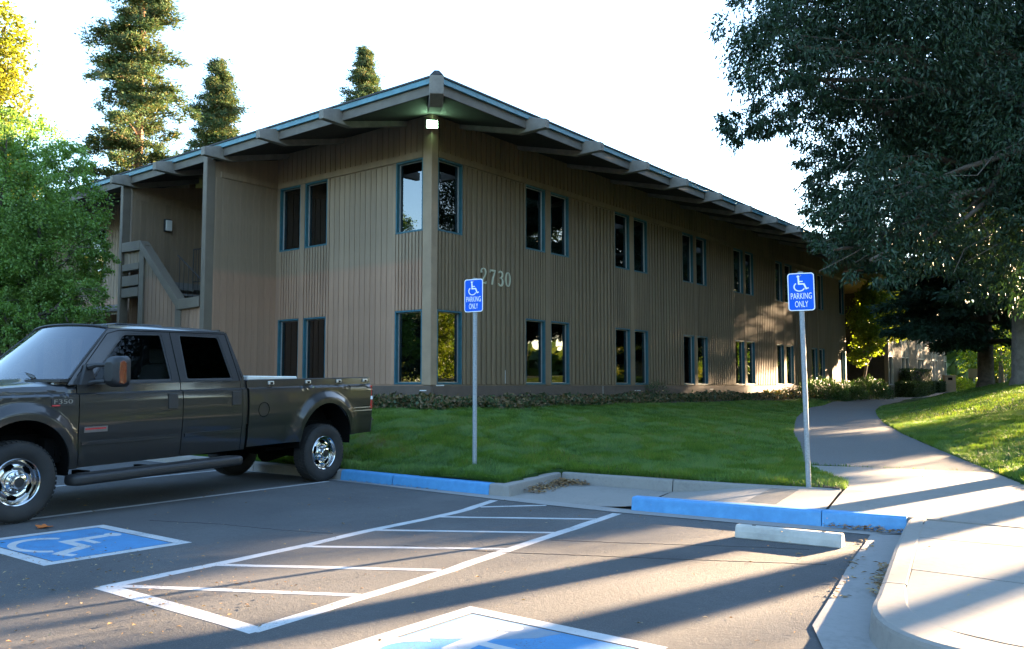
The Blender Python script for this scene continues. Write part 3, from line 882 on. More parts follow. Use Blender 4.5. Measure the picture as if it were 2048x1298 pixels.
# ---- siding boards: individual planks between window bays
def board_mesh(w, d, h, kind):
    mb = MB()
    if kind == 'R': mb.box(0, d, 0, w, 0, h)
    else: mb.box(-w, 0, -d, 0, 0, h)
    o = mb.build('siding_board', None, bevel=.006); me = o.data; bpy.data.objects.remove(o); return me
def boards(F, t0, t1, z0, z1, mat, w, d, pitch, off=0):
    n = max(1, round((t1 - t0) / pitch)); p = (t1 - t0) / n
    me = board_mesh(w * p / pitch, d, z1 - z0, F.k); me.materials.append(M[mat])
    for k in range(n):
        q = F.p(t0 + (k + .5) * p - w * p / pitch / 2, off, z0)
        o = bpy.data.objects.new('siding_board', me); col.objects.link(o)
        o.parent = office; o.location = (q[0] - AX, q[1] - DY, q[2] - .9)
def ribs(F, mb, t0, t1, z0, z1, w, d, pitch, off=0):
    n = max(1, round((t1 - t0) / pitch)); p = (t1 - t0) / n
    for k in range(n):
        c = t0 + (k + .5) * p
        F.box(mb, c - w / 2, c + w / 2, off, off + d, z0, z1)
LW, LD = .168, .016
RW, RD = .108, .038
TR = .10
boards(FL, 1.11 + TR, 3.52 - .08, Z_LO + .0, Z_H2 - .02, 'siding_left', LW, LD, PITCH)
rsp = MB(); lsp = MB(); hdr = MB(); hdl = MB(); tr = MB(); trl = MB()
for a, b in LWIN:
    ribs(FL, lsp, a + .01, b - .01, Z_H1 + .005, Z_S2 - .005, .070, .028, .112)
for a, b in RWIN:
    ribs(FR, rsp, a + .01, b - .01, Z_H1 + .005, Z_S2 - .005, .070, .028, .112)
segs = [(1.03 + .04, 3.46)] + [(RWIN[i][1], RWIN[i + 1][0]) for i in range(2, len(RWIN) - 1, 2)]
for k, (a, b) in enumerate(segs):
    FR.box(tr, a, a + .07, 0, .034, Z_LO, Z_H2); FR.box(tr, b - .07, b, 0, .034, Z_LO, Z_H2)
    boards(FR, a + .08, b - .08, Z_LO, Z_H2 - .02, 'siding_right', RW, RD, PITCH)
for a, b in [(RWIN[i][1], RWIN[i + 1][0]) for i in range(1, len(RWIN) - 1, 2)]:
    FR.box(tr, a, b, 0, .036, Z_LO, Z_H2)
FL.box(trl, 4.39, 4.56, 0, .036, Z_LO, Z_H2); FL.box(trl, 1.11, 1.11 + TR - .005, 0, .026, Z_LO, Z_H2); FL.box(trl, 3.52 - .075, 3.52, 0, .026, Z_LO, Z_H2)
FR.box(tr, 29.62, REND, 0, .036, Z_LO, Z_H2)
# corner post
mb = MB().box(AX - .235, AX + .04, DY - .04, DY + .175, Z_LO - .02, Z_TOP - .15)
bpart(mb, 'corner_post', M['trim_brown'], bevel=.01)
# header band and boards above it, up into the eaves
FR.box(tr, .18, REND, 0, .045, Z_H2 + .004, Z_H2 + .15); FL.box(trl, .24, 5.5, 0, .045, Z_H2 + .004, Z_H2 + .15)
ribs(FR, hdr, .2, REND, Z_H2 + .16, Z_TOP - .1, RW, .026, PITCH); ribs(FL, hdl, .26, 5.5, Z_H2 + .16, Z_TOP - .1, LW, LD, PITCH)
for T__, mt in ((tr, 'siding_right'), (trl, 'siding_left')):
    for k in range(len(T__.f) // 6):
        one = MB(); one.v = T__.v[8*k:8*k+8]; one.f = T__.f[:6]; bpart(one, 'trim_board', M[mt])
for m_, nm in ((rsp, 'siding_right'), (lsp, 'siding_left'), (hdr, 'siding_right'), (hdl, 'siding_left')):
    bpart(m_, 'spandrel_rib' if m_ in (rsp, lsp) else 'header_board', M[nm])['kind'] = 'stuff'
# base: projecting skirt board over a recessed footing
mb = MB()
mb.box(AX - 5.36, AX + .10, DY - .10, DY + .0, 1.06, 1.345); mb.box(AX + .0, AX + .10, DY + .0, DY + REND, 1.06, 1.345)
bpart(mb, 'skirt_board', M['foundation'], bevel=.008)
mb = MB(); mb.box(AX - 5.36, AX + .05, DY - .05, DY, .5, 1.06); mb.box(AX, AX + .05, DY, DY + REND, .5, 1.06)
bpart(mb, 'footing', M['foundation'])
# pale sealant marks and splits on the base
mb = MB()
for t, z0, z1 in ((.02, 1.10, 1.13),): FL.box(mb, t, .22, .1005, .103, z0 + .13, z1 + .12)
for t, l_, z in ((.08, .26, 1.352), (5.5, .02, 1.1), (8.8, .35, 1.20), (14.0, .3, 1.22)): FR.box(mb, t, t + l_, .101, .104, z - .012, z + .012)
for t, h in ((.12, .38), (1.95, .30), (2.62, .32), (5.52, .0)): FR.box(mb, t, t + .018, .031, .0335, 1.40, 1.40 + h)
FR.box(mb, 7.0, 7.012, .101, .104, 1.06, 1.34); FR.box(mb, 5.52, 5.534, .051, .054, .8, 1.34)
for k in range(len(mb.f) // 6):
    one = MB(); one.v = mb.v[8*k:8*k+8]; one.f = mb.f[:6]; bpart(one, 'sealant_mark', M['white_plastic'])

# ---- stair tower standing forward of the left wall
SD = DY - 2.0
sw = MB()
XP = AX - 5.58
sw.hexa([(XP - .10, SD + .02, .6), (XP, SD + .02, .6), (XP, DY, .6), (XP - .10, DY, .6)], [(XP - .10, SD + .02, 6.86), (XP, SD + .02, 6.86), (XP, DY, 7.30), (XP - .10, DY, 7.30)])
bpart(sw, 'wall', M['siding_left'])
mb = MB(); mb.box(XP + .0, XP + .03, SD + .30, DY - .02, 6.52, 6.66)
bpart(mb, 'trim_board', M['siding_left'])
# planks on the flank that faces the corner
me = MB().box(0, .016, 0, .168, 0, Z_H2 - 1.0).build('siding_board', None, bevel=.006); bme = me.data; bpy.data.objects.remove(me); bme.materials.append(M['siding_left'])
for k in range(10):
    o = bpy.data.objects.new('siding_board', bme); col.objects.link(o); o.parent = office
    o.location = (XP - AX, SD + .17 + k * .185 - DY, 1.0 - .9)
def post(x0, x1, y0_, y1_, z0, z1, mat='post_grey', name='post'):
    return bpart(MB().box(x0, x1, y0_, y1_, z0, z1), name, M[mat], bevel=.012)
post(AX - 5.74, AX - 5.57, SD - .09, SD + .15, .6, 7.04)
post(AX - 9.72, AX - 9.58, SD - .09, SD + .14, .6, 6.98)
post(AX - 8.70, AX - 8.46, SD - .06, SD + .10, .6, 5.10)
post(AX - 6.92, AX - 6.66, SD - .05, SD + .10, .6, 3.46)
# sloping parapet: cap, face wall, boards cut to the slope
LX = lambda l: AX - l
capz = [(5.78, 3.53), (6.72, 3.50), (8.62, 5.20), (9.56, 5.22)]
def slope_z(l): return float(np.interp(l, [c[0] for c in capz], [c[1] for c in capz]))
cm = MB()
for (l0, z0), (l1, z1) in zip(capz[:-1], capz[1:]):
    t = .26
    cm.hexa([(LX(l0), SD - .10, z0 - t), (LX(l1), SD - .10, z1 - t), (LX(l1), SD + .16, z1 - t), (LX(l0), SD + .16, z0 - t)],
            [(LX(l0), SD - .10, z0), (LX(l1), SD - .10, z1), (LX(l1), SD + .16, z1), (LX(l0), SD + .16, z0)])
bpart(cm, 'parapet_cap', M['post_grey'], bevel=.01)
wm_ = MB(); bm_ = []
def slab(l0, l1, z0, cap):
    wm_.hexa([(LX(l0), SD, z0), (LX(l1), SD, z0), (LX(l1), SD + .08, z0), (LX(l0), SD + .08, z0)],
             [(LX(l0), SD, slope_z(l0) - .24), (LX(l1), SD, slope_z(l1) - .24), (LX(l1), SD + .08, slope_z(l1) - .24), (LX(l0), SD + .08, slope_z(l0) - .24)])
    n = round((l1 - l0) / .185); p = (l1 - l0) / n
    for k in range(n):
        a, b = l0 + k * p + .009, l0 + (k + 1) * p - .009
        m_ = MB().hexa([(LX(a), SD - .018, z0), (LX(b), SD - .018, z0), (LX(b), SD - .001, z0), (LX(a), SD - .001, z0)],
             [(LX(a), SD - .018, slope_z(a) - .25), (LX(b), SD - .018, slope_z(b) - .25), (LX(b), SD - .001, slope_z(b) - .25), (LX(a), SD - .001, slope_z(a) - .25)])
        bpart(m_, 'siding_board', M['siding_left'])
slab(5.78, 6.66, .8, 0); slab(6.92, 8.46, .8, 0); slab(8.70, 9.56, 4.62, 0)
bpart(wm_, 'wall', M['siding_left'])
# beams across the stair opening
mb = MB()
for z0, z1 in ((4.44, 4.62), (4.02, 4.30), (3.72, 3.97)): mb.box(LX(9.56), LX(8.70), SD - .07, SD + .12, z0, z1)
bpart(mb, 'stair_beam', M['post_grey'], bevel=.008)
# back walls of the stairwell, landing, flight, door, railing, wall lamp
mb = MB(); XL = LX(9.62)
mb.hexa([(XL - .15, SD + .2, .6), (XL, SD + .2, .6), (XL, DY + .6, .6), (XL - .15, DY + .6, .6)], [(XL - .15, SD + .2, 6.80), (XL, SD + .2, 6.80), (XL, DY + .6, 7.25), (XL - .15, DY + .6, 7.25)])
mb.box(XL, XP - .10, DY + .5, DY + .65, .6, Z_TOP)
bpart(mb, 'wall', M['siding_left'])
for k in range(12):
    o = bpy.data.objects.new('siding_board', bme); col.objects.link(o); o.parent = office
    o.location = (XL - AX, SD + .26 + k * .185 - DY, 1.2 - .9)
mb = MB(); mb.box(XL, XL + .03, SD + .2, DY + .5, 6.50, 6.64); bpart(mb, 'trim_board', M['siding_left'])
mb = MB(); mb.box(XL, LX(8.6), SD + .12, DY + .5, 4.02, 4.18)
bpart(mb, 'stair_landing', M['old_concrete'])
for k in range(9):
    l = 8.58 - k * .30; z = 4.0 - k * .19
    bpart(MB().box(LX(l), LX(l) + .31, SD + .14, DY - .7, z - .06, z), 'stair_tread', M['old_concrete'])
door = bpart(MB().box(LX(8.35), LX(7.45), DY + .44, DY + .498, 4.05, 6.15), 'door', M['teal_trim'], bevel=.01)
MB().box(LX(7.62), LX(7.55), DY + .40, DY + .44, 5.02, 5.10).build('handle', M['aluminium'], door)
MB().box(LX(8.20), LX(7.95), DY + .432, DY + .439, 5.1, 6.0).build('pane', M['window_glass'], door)
mb = MB()
y_ = DY - .62
pts = [(8.45, 4.05), (8.45, 5.12), (7.0, 5.02), (6.0, 4.3), (6.0, 3.3)]
mb.tube([(LX(8.45), y_, 4.0), (LX(8.45), y_, 5.12)], .018, 6); mb.tube([(LX(8.45), y_, 5.12), (LX(7.1), y_, 5.08)], .018, 6)
mb.tube([(LX(8.45), y_, 4.22), (LX(7.1), y_, 4.18)], .014, 6); mb.tube([(LX(8.4), y_ - .5, 4.9), (LX(6.4), y_ - .5, 3.6)], .016, 6)
for k in range(11): mb.tube([(LX(8.45 - k * .13), y_, 4.2), (LX(8.45 - k * .13), y_, 5.1)], .009, 5)
for k in range(9): mb.tube([(LX(8.3 - k * .22), y_ - .5, 4.85 - k * .145), (LX(8.3 - k * .22), y_ - .5, 3.9 - k * .145)], .009, 5)
bpart(mb, 'railing', M['black_metal'])
lampx = XL + .02
lm = bpart(MB().box(lampx, lampx + .09, SD + 1.12, SD + 1.32, 5.72, 6.08), 'wall_lamp', M['black_metal'], bevel=.01)
MB().box(lampx + .09, lampx + .15, SD + 1.13, SD + 1.31, 5.735, 6.04).build('lamp_shade', M['white_plastic'], lm, bevel=.012)
# the rest of the street wall beyond the stair, its windows and the low shake canopy
mb = MB(); mb.box(LX(24), LX(9.77), DY, DY + .2, .6, Z_TOP); bpart(mb, 'wall', M['siding_left'])
rb = MB(); ribs(FL, rb, 9.9, 24, 1.3, Z_TOP - .1, LW, LD, PITCH); bpart(rb, 'street_boards', M['siding_left'])['kind'] = 'stuff'
for a in (10.3, 11.3, 14.6, 15.6, 18.9, 19.9):
    w = window(FL, a, a + .87, Z_S2, Z_H2, office); 
    MB().box(AX - a - .8, AX - a - .07, DY - .05, DY - .03, Z_S2 + .06, Z_H2 - .06).build('pane', M['window_glass'], w)
can = bpart(MB().hexa([(LX(16.5), DY - 2.0, 3.30), (LX(9.75), DY - 2.0, 3.30), (LX(9.75), DY - .01, 3.80), (LX(16.5), DY - .01, 3.80)],
                      [(LX(16.5), DY - 2.0, 3.38), (LX(9.75), DY - 2.0, 3.38), (LX(9.75), DY - .01, 3.92), (LX(16.5), DY - .01, 3.92)]), 'canopy', M['trim_brown'])
rr = random.Random(5)
for r_ in range(6):
    y0_ = DY - 2.08 + r_ * .36; z0 = 3.37 + r_ * .096
    x = LX(16.5)
    while x < LX(9.76):
        w = rr.uniform(.22, .4); dz = rr.uniform(0, .02)
        MB().hexa([(x, y0_, z0 + dz), (min(x + w, LX(9.75)), y0_, z0 + dz), (min(x + w, LX(9.75)), y0_ + .42, z0 + .10), (x, y0_ + .42, z0 + .10)],
                  [(x, y0_, z0 + .035 + dz), (min(x + w, LX(9.75)), y0_, z0 + .035 + dz), (min(x + w, LX(9.75)), y0_ + .42, z0 + .125), (x, y0_ + .42, z0 + .125)]).build('shingle', M['wood_shake'], can)
        x += w + .012
mb = MB(); mb.box(LX(16), LX(9.8), DY - .06, DY - .01, 1.0, 3.25); bpart(mb, 'brick_panel', M['brick_orange'])
for l in (9.9, 11.4, 13.0, 14.8): post(LX(l) - .09, LX(l) + .09, DY - 1.95, DY - 1.77, .7, 3.34)

# ---- roof: low hip with deep eaves
EX, EY = AX + 2.0, DY - 2.0
YB, XB = DY + REND + 2.0, AX - 24
zc_, zr_, zl_ = 7.31, 7.19, 7.05          # the eaves sag a little away from the corner
EC, ER, EL, EB = (EX, EY, zc_), (EX, YB, zr_), (XB, EY, zl_), (XB, YB, zr_)
rise = .24
ins = 11
ri = [(EX - ins, EY + ins, zc_ + ins * rise), (EX - ins, YB - ins, zr_ + ins * rise + .08), (XB + ins, YB - ins, zr_ + ins * rise), (XB + ins, EY + ins, zc_ + ins * rise)]
roof = bpart(MB().add([EC, ER, EB, EL] + ri, [(0, 1, 5, 4), (1, 2, 6, 5), (2, 3, 7, 6), (3, 0, 4, 7), (4, 5, 6, 7)]), 'roof', M['shingle'])
def eave_strip(name, mat, dz0, dz1, out0, out1, parent, both=True):
    mb = MB()
    def run(a, b, nx, ny, ex):
        # a->b along the eave, outward normal (nx,ny)
        (x0, y0_, z0), (x1, y1_, z1) = a, b
        P = lambda x, y, z, o: (x + nx * o, y + ny * o, z)
        mb.hexa([P(x0, y0_, z0 + dz0, out0), P(x1, y1_, z1 + dz0, out0), P(x1, y1_, z1 + dz0, out1), P(x0, y0_, z0 + dz0, out1)],
                [P(x0, y0_, z0 + dz1, out0), P(x1, y1_, z1 + dz1, out0), P(x1, y1_, z1 + dz1, out1), P(x0, y0_, z0 + dz1, out1)])
    run((EX + out1 if out1 > 0 else EX, EY, zc_)[:3], (EX, YB, zr_), 1, 0, 0) if False else None
    run((EX, EY - max(out0, out1), zc_), (EX, YB, zr_), 1, 0, 0)
    run((EX + min(out0, out1), EY, zc_), (XB, EY, zl_), 0, -1, 0)
    return mb.build(name, M[mat], parent)
eave_strip('drip_edge', 'teal_edge', -.125, -.018, -.03, .03, roof)
eave_strip('roof_edge', 'shingle', -.016, .018, -.2, .055, roof)
def seg_eave(name, mat, dz0, dz1, out0, out1):
    mb = MB()
eave_strip('fascia', 'fascia_wood', -.32, -.128, -.075, -.035, roof)
# ridge caps lapping down to the corner along the hip
for k in range(7):
    c0 = Vector((EX + .075 - k * .13, EY - .075 + k * .13, zc_ + .012 + k * .13 * rise))
    q = lambda a, b, z: tuple(c0 + Vector((.7071 * a - .7071 * b, -.7071 * a - .7071 * b, 0)) + Vector((0, 0, z - a * .17)))
    MB().hexa([q(.0, -.13, -.035), q(.0, .13, -.035), q(-.22, .13, -.035), q(-.22, -.13, -.035)], [q(.0, -.045, .055), q(.0, .045, .055), q(-.22, .045, .045), q(-.22, -.045, .045)]).build('ridge_cap', M['shingle'], roof, bevel=.006)
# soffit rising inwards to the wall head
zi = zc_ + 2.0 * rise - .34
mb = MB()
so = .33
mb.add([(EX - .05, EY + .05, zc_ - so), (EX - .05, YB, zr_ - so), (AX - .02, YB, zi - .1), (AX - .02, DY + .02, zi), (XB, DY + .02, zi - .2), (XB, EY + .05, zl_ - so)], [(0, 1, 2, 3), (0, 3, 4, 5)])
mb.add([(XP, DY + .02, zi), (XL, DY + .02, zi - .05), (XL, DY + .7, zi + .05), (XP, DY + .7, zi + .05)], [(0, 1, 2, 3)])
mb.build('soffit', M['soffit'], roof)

# ---- beam tails
def beam(P0, u, w, zb, sl, end=2.48):
    """P0 wall point, u outward unit 2D, zb = roof height at eave line (2.0 out); sl slope"""
    s = Vector((-u[1], u[0])) * (w / 2)
    top = lambda o: zb - .075 - (o - 2.0) * sl
    prof = [(-.1, top(-.1)), (end, top(end) - .0), (end, top(end) - .20), (1.72, top(1.72) - .395), (-.1, top(-.1) - .36)]
    v = []
    for sg in (-1, 1):
        for o, z in prof: v.append((P0[0] + u[0] * o + s.x * sg, P0[1] + u[1] * o + s.y * sg, z))
    n = len(prof)
    return MB().add(v, [tuple(range(n - 1, -1, -1)), tuple(range(n, 2 * n))] + [(i, (i + 1) % n, (i + 1) % n + n, i + n) for i in range(n)])
for k in range(13):
    y = EY + 3.0 + 2.235 * k
    if y > YB - .5: break
    bpart(beam((AX, y), (1, 0), .15, zc_ + (zr_ - zc_) * (y - EY) / (YB - EY), rise), 'roof_beam', M['beam_wood'], bevel=.008)
for k in range(9):
    x = EX - 2.82 - 2.17 * k
    bpart(beam((x, DY), (0, -1), .15, zc_ + (zl_ - zc_) * (EX - x) / (EX - XB), rise), 'roof_beam', M['beam_wood'], bevel=.008)
def hip_beam():
    u = Vector((.7071, -.7071)); w = .27
    s = Vector((-u.y, u.x)) * (w / 2)
    E0 = 2.0 * 1.4142; end = E0 + .10
    top = lambda o: zc_ + .0 - (o - E0) * rise * .7
    prof = [(1.2, top(1.2) - .1), (end, top(end) - .0), (end, top(end) - .37), (end - .42, top(end) - .50), (1.2, top(1.2) - .5)]
    v = [(AX + u.x * o + s.x * sg, DY + u.y * o + s.y * sg, z) for sg in (-1, 1) for o, z in prof]
    n = len(prof)
    return MB().add(v, [tuple(range(n - 1, -1, -1)), tuple(range(n, 2 * n))] + [(i, (i + 1) % n, (i + 1) % n + n, i + n) for i in range(n)])
bpart(hip_beam(), 'roof_beam', M['beam_wood'], bevel=.01)

# ---- lit floodlight on the corner
t = NT('lamp_glow'); em = t.n.new('ShaderNodeEmission'); em.inputs[0].default_value = (.50, 1.0, .58, 1); em.inputs[1].default_value = 5.0
t.l.new(em.outputs[0], t.out.inputs[0]); M['lamp_glow'] = t.m
u = Vector((.7071, -.7071, 0)); s = Vector((.7071, .7071, 0))
def obox(mb, c, hw, d0, d1, z0, z1, flare=0):
    P = lambda a, b, z: tuple(Vector((c[0], c[1], 0)) + s * a + u * b + Vector((0, 0, z)))
    mb.hexa([P(-hw, d0, z0), P(hw, d0, z0), P(hw + flare, d1, z0 - flare), P(-hw - flare, d1, z0 - flare)], [P(-hw, d0, z1), P(hw, d0, z1), P(hw + flare, d1, z1 + flare), P(-hw - flare, d1, z1 + flare)]); return mb
fl = bpart(obox(MB(), (AX, DY), .115, .03, .16, 7.10, 7.24, .02), 'floodlight', M['black_metal'])
lens = obox(MB(), (AX, DY), .118, .164, .185, 7.09, 7.25).build('lamp_lens', M['lamp_glow'], fl)

# ---- house number
def stroke(pts, ws):
    return pts, ws
def digit(ch):
    """serif-like strokes in a 0..1 by 0..1.75 box"""
    A = []
    if ch == '2':
        c = arc(.48, 1.25, .40, 165, -35, 18); c = [(x, 1.27 + (y - 1.25) * 1.1) for x, y in c] + [(.55, .65), (.22, .25), (.06, .09)]
        w = [.13] + [.10 + .14 * max(0, math.sin(math.pi * min(1, max(0, (i - 6) / 12)))) for i in range(len(c) - 1)]
        A += [(c, w), ([(.02, .08), (.98, .08)], [.17, .17]), ([(.93, .05), (.98, .30)], [.10, .06]), (arc(.14, 1.30, .07, 0, 359, 8), [.10] * 9)]
    if ch == '7':
        A += [([(.02, 1.63), (.98, 1.63)], [.20, .20]), ([(.06, 1.70), (.02, 1.36)], [.10, .05]), ([(.93, 1.60), (.55, .80), (.38, .02)], [.10, .17, .20])]
    if ch == '3':
        u_ = [(x, 1.30 + (y - 1.3) * 1.0) for x, y in arc(.46, 1.30, .36, 155, -80, 16)]; l_ = [(x, .46 + (y - .46) * 1.05) for x, y in arc(.46, .46, .42, 85, -155, 18)]
        A += [(u_, [.09 + .13 * max(0, math.sin(math.pi * i / 16)) for i in range(17)]), (l_, [.09 + .15 * max(0, math.sin(math.pi * i / 18)) for i in range(19)]), ([(.30, .90), (.56, .91)], [.09, .09])]
    if ch == '0':
        c = [(.5 + .40 * math.cos(a), .87 + .80 * math.sin(a)) for a in np.linspace(0, 2 * math.pi, 29)[:-1]]
        A += [(c, [.09 + .12 * abs(math.cos(a)) for a in np.linspace(0, 2 * math.pi, 29)[:-1]], True)]
    return A
hx = [1.66, 2.01, 2.315, 2.60]
for i, ch in enumerate('2730'):
    mb = MB(); k = .212
    for e in digit(ch):
        f = lambda x, y, z: (AX + .031 + z, DY + hx[i] + x * k, 3.775 + y * k)
        mb.ribbon(e[0], [w * k / 1 for w in e[1]] if False else e[1], 0, .03, lambda x, y, z: f(x, y, z), closed=len(e) > 2)
    bpart(mb, 'house_number', M['number_paint'])

# ---- entrance recess and second wing, a building of its own
wing = tag(empty('office_wing', (AX, 43.0, .9)), 'paler tan office wing with white framed window pairs beyond the maple', 'building')
def wpart(mb, name, mat, **k):
    o = mb.build(name, mat, wing, **k); o.location = (-AX, -43.0, -.9); return o
T0 = 43.0 - DY
WW = [(43.1, 43.95), (45.92, 46.68), (46.86, 47.62), (49.84, 50.62), (50.78, 51.52), (53.8, 54.52), (54.68, 55.42), (57.46, 58.08)]
WT = [(a - DY, b - DY) for a, b in WW]
wpart(wall_with_openings(FR, T0, 58.25 - DY, opens(WT), .7, Z_TOP), 'wall', M['siding_pale'])
rb = MB()
cur = T0
for i in range(len(WT)):
    if WT[i][0] - cur > .5: ribs(FR, rb, cur + .05, WT[i][0] - .05, Z_LO, Z_H2, .12, .02, .2)
    cur = WT[i][1]
wpart(rb, 'wall_boards', M['siding_pale'])['kind'] = 'stuff'
for a, b in WT:
    for z0, z1 in ((Z_LO, Z_H1), (Z_S2, Z_H2)):
        w = window(FR, a, b, z0, z1, wing, frame='white_trim', fw=.05); w.location = (-AX, -43.0, -.9)
wt = MB()
for a, b in WT:
    FR.box(wt, a - .02, a + .03, .001, .03, Z_H1, Z_S2); FR.box(wt, b - .03, b + .02, .001, .03, Z_H1, Z_S2)
for k in range(len(wt.f) // 6):
    one = MB(); one.v = wt.v[8*k:8*k+8]; one.f = wt.f[:6]; wpart(one, 'trim_board', M['white_trim'])
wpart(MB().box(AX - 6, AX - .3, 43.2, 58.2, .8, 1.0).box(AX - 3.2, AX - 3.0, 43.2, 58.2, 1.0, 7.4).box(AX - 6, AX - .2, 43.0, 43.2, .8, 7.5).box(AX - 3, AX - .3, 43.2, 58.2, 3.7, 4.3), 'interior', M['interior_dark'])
wr = wpart(MB().hexa([(AX - 12, 36.6, 7.0), (AX + 1.6, 36.6, 7.0), (AX + 1.6, 60, 7.0), (AX - 12, 60, 7.0)], [(AX - 12, 36.6, 7.15), (AX + 1.6, 36.6, 7.15), (AX + 1.6, 60, 7.15), (AX - 12, 60, 7.15)]), 'roof', M['shingle'])
MB().box(AX + 1.602, AX + 1.64, 37.30, 60, 6.98, 7.17).build('drip_edge', M['teal_edge'], wr)
wpart(MB().box(AX - 4.2, AX - 4.0, DY + REND, 43, .7, 7.0), 'brick_wall', M['brick_orange'])
bd = MB()
for r_ in range(14):
    for k in range(9):
        y = DY + REND + .05 + k * .84 + (.42 if r_ % 2 else 0)
        if y + .8 < 43: bd.box(AX - 4.0, AX - 3.985, y, y + .82, .9 + r_ * .25, 1.14 + r_ * .25)
wpart(bd, 'brick_facing', M['brick_orange'])['kind'] = 'stuff'
dd = wpart(MB().box(AX - 3.98, AX - 3.93, 39.8, 42.2, .9, 3.1), 'door', M['interior_dark'])
MB().box(AX - 3.925, AX - 3.915, 39.9, 40.95, .95, 3.0).box(AX - 3.925, AX - 3.915, 41.05, 42.1, .95, 3.0).build('pane', M['window_glass'], dd)
wpart(MB().box(AX - 4.2, AX + .2, DY + REND + .1, 43, 6.7, 6.9), 'entrance_ceiling', M['trim_brown'])
# ------------------------------------------------------------------ parking signs
def parking_sign(loc, rz, lean, pole_h, label):
    root = tag(empty('parking_sign', loc, rz), label, 'parking sign', 'blue parking signs on steel posts')
    root.rotation_euler = (lean[0], lean[1], rz)
    MB().tube([(0, 0, -.12), (0, 0, pole_h)], .030, 14).build('post', M['galvanised'], root, smooth=R(40))
    W, H_, z0 = .305, .457, pole_h - .462
    def rrect(w, h, r, n=6):
        p = []
        for cx, cy, a0 in ((w/2 - r, h/2 - r, 0), (-w/2 + r, h/2 - r, 90), (-w/2 + r, -h/2 + r, 180), (w/2 - r, -h/2 + r, 270)):
            p += [(cx + r * math.cos(R(a0 + 90 * i / n)), cy + r * math.sin(R(a0 + 90 * i / n))) for i in range(n + 1)]
        return p
    yf = -.036
    f = lambda x, y, z: (x, yf - z, z0 + H_ / 2 + y)
    pan = MB().prism(rrect(W, H_, .036), 0, .0035, f).build('sign_panel', M['sign_white'], root)
    MB().prism(rrect(W - .022, H_ - .022, .028), .0036, .0046, f).build('sign_face', M['sign_blue'], pan)
    mb = MB(); wheelchair(mb, lambda x, y, z: f(x * .00074, y * .000635 + .100, z), 1.0, .0048, .0052); mb.build('symbol', M['sign_white'], pan)
    for txt, w, y in (('PARKING', .240, -.050), ('ONLY', .150, -.148)):
        v, fs_ = text_mesh(txt, .074, .001, w)
        mb = MB().add([f(p[0], p[1] + y, .0048 + p[2]) for p in v], fs_); mb.build('lettering', M['sign_white'], pan)
    for y in (.195, -.185):
        MB().tube([f(0, y, .004), f(0, y, .012)], .007, 10).build('bolt', M['galvanised'], pan)
    MB().tube([(0, 0, pole_h - .001), (0, 0, pole_h + .012)], .034, 14).build('post_cap', M['galvanised'], root)
    return root
parking_sign((1.94, .66, gz1(1.94, .66)), R(7), (0, 0), 2.56, 'blue wheelchair parking sign standing on the lawn before the 2730 number')
parking_sign((6.09, 1.90, .15), R(20), (R(-.3), R(-.8)), 2.56, 'blue wheelchair parking sign beside the path, its post at the lawn tip')
# soil patch round the foot of the second post
mb = MB()
pts = [(5.35, 1.88), (5.8, 1.92), (6.2, 1.98), (6.44, 1.99), (6.40, 2.14), (6.15, 2.16), (5.8, 2.08)]
rr = random.Random(8)
for k in range(26):
    x, y = rr.uniform(5.5, 6.4), rr.uniform(1.9, 2.12)
    mb.prism([(x + .06 * rr.uniform(.5, 1) * math.cos(a), y + .03 * rr.uniform(.5, 1) * math.sin(a)) for a in np.linspace(0, 2 * math.pi, 7)[:-1]], .10, .158 + rr.uniform(0, .012))
tag(mb.build('bare_soil', M['earth']), kind='stuff')
# ------------------------------------------------------------------ pickup truck
# truck frame: x forward from the rear axle, y to its left (towards the camera), z up; the body sits nose-down a little
truck = tag(empty('pickup_truck', (-.941, -.49, 0), R(-82.48)), 'dark grey crew cab pickup truck backed up to the kerb, chrome wheels', 'pickup truck')
RK = .022
WB = 4.34
def rk(x, y, z): return (x, y, z - RK * x)
RA, ZA = .505, .60           # wheel arch radius and centre height
PROF = [(.50, .925), (.575, .950), (.70, .972), (.86, .985), (.885, .990), (1.00, 1.0), (1.15, 1.003), (1.28, .998), (1.326, .998), (1.338, .988), (1.354, .947), (1.40, .943), (1.48, .935)]
pz_ = [p[0] for p in PROF]; py_ = [p[1] for p in PROF]
def side_y(x, z, flare=True):
    y = float(np.interp(z, pz_, py_))
    if flare:
        for xc in (0.0, WB):
            r = math.hypot(x - xc, z - ZA)
            if r < RA + .17:
                t = (r - RA) / .17
                y = max(y, y + .050 * (1 - max(0, t - .45) / .55) ** 1.0 if t > .45 else y + .050)
    if x > 4.9: y -= .10 * ((x - 4.9) / .5) ** 2
    return y
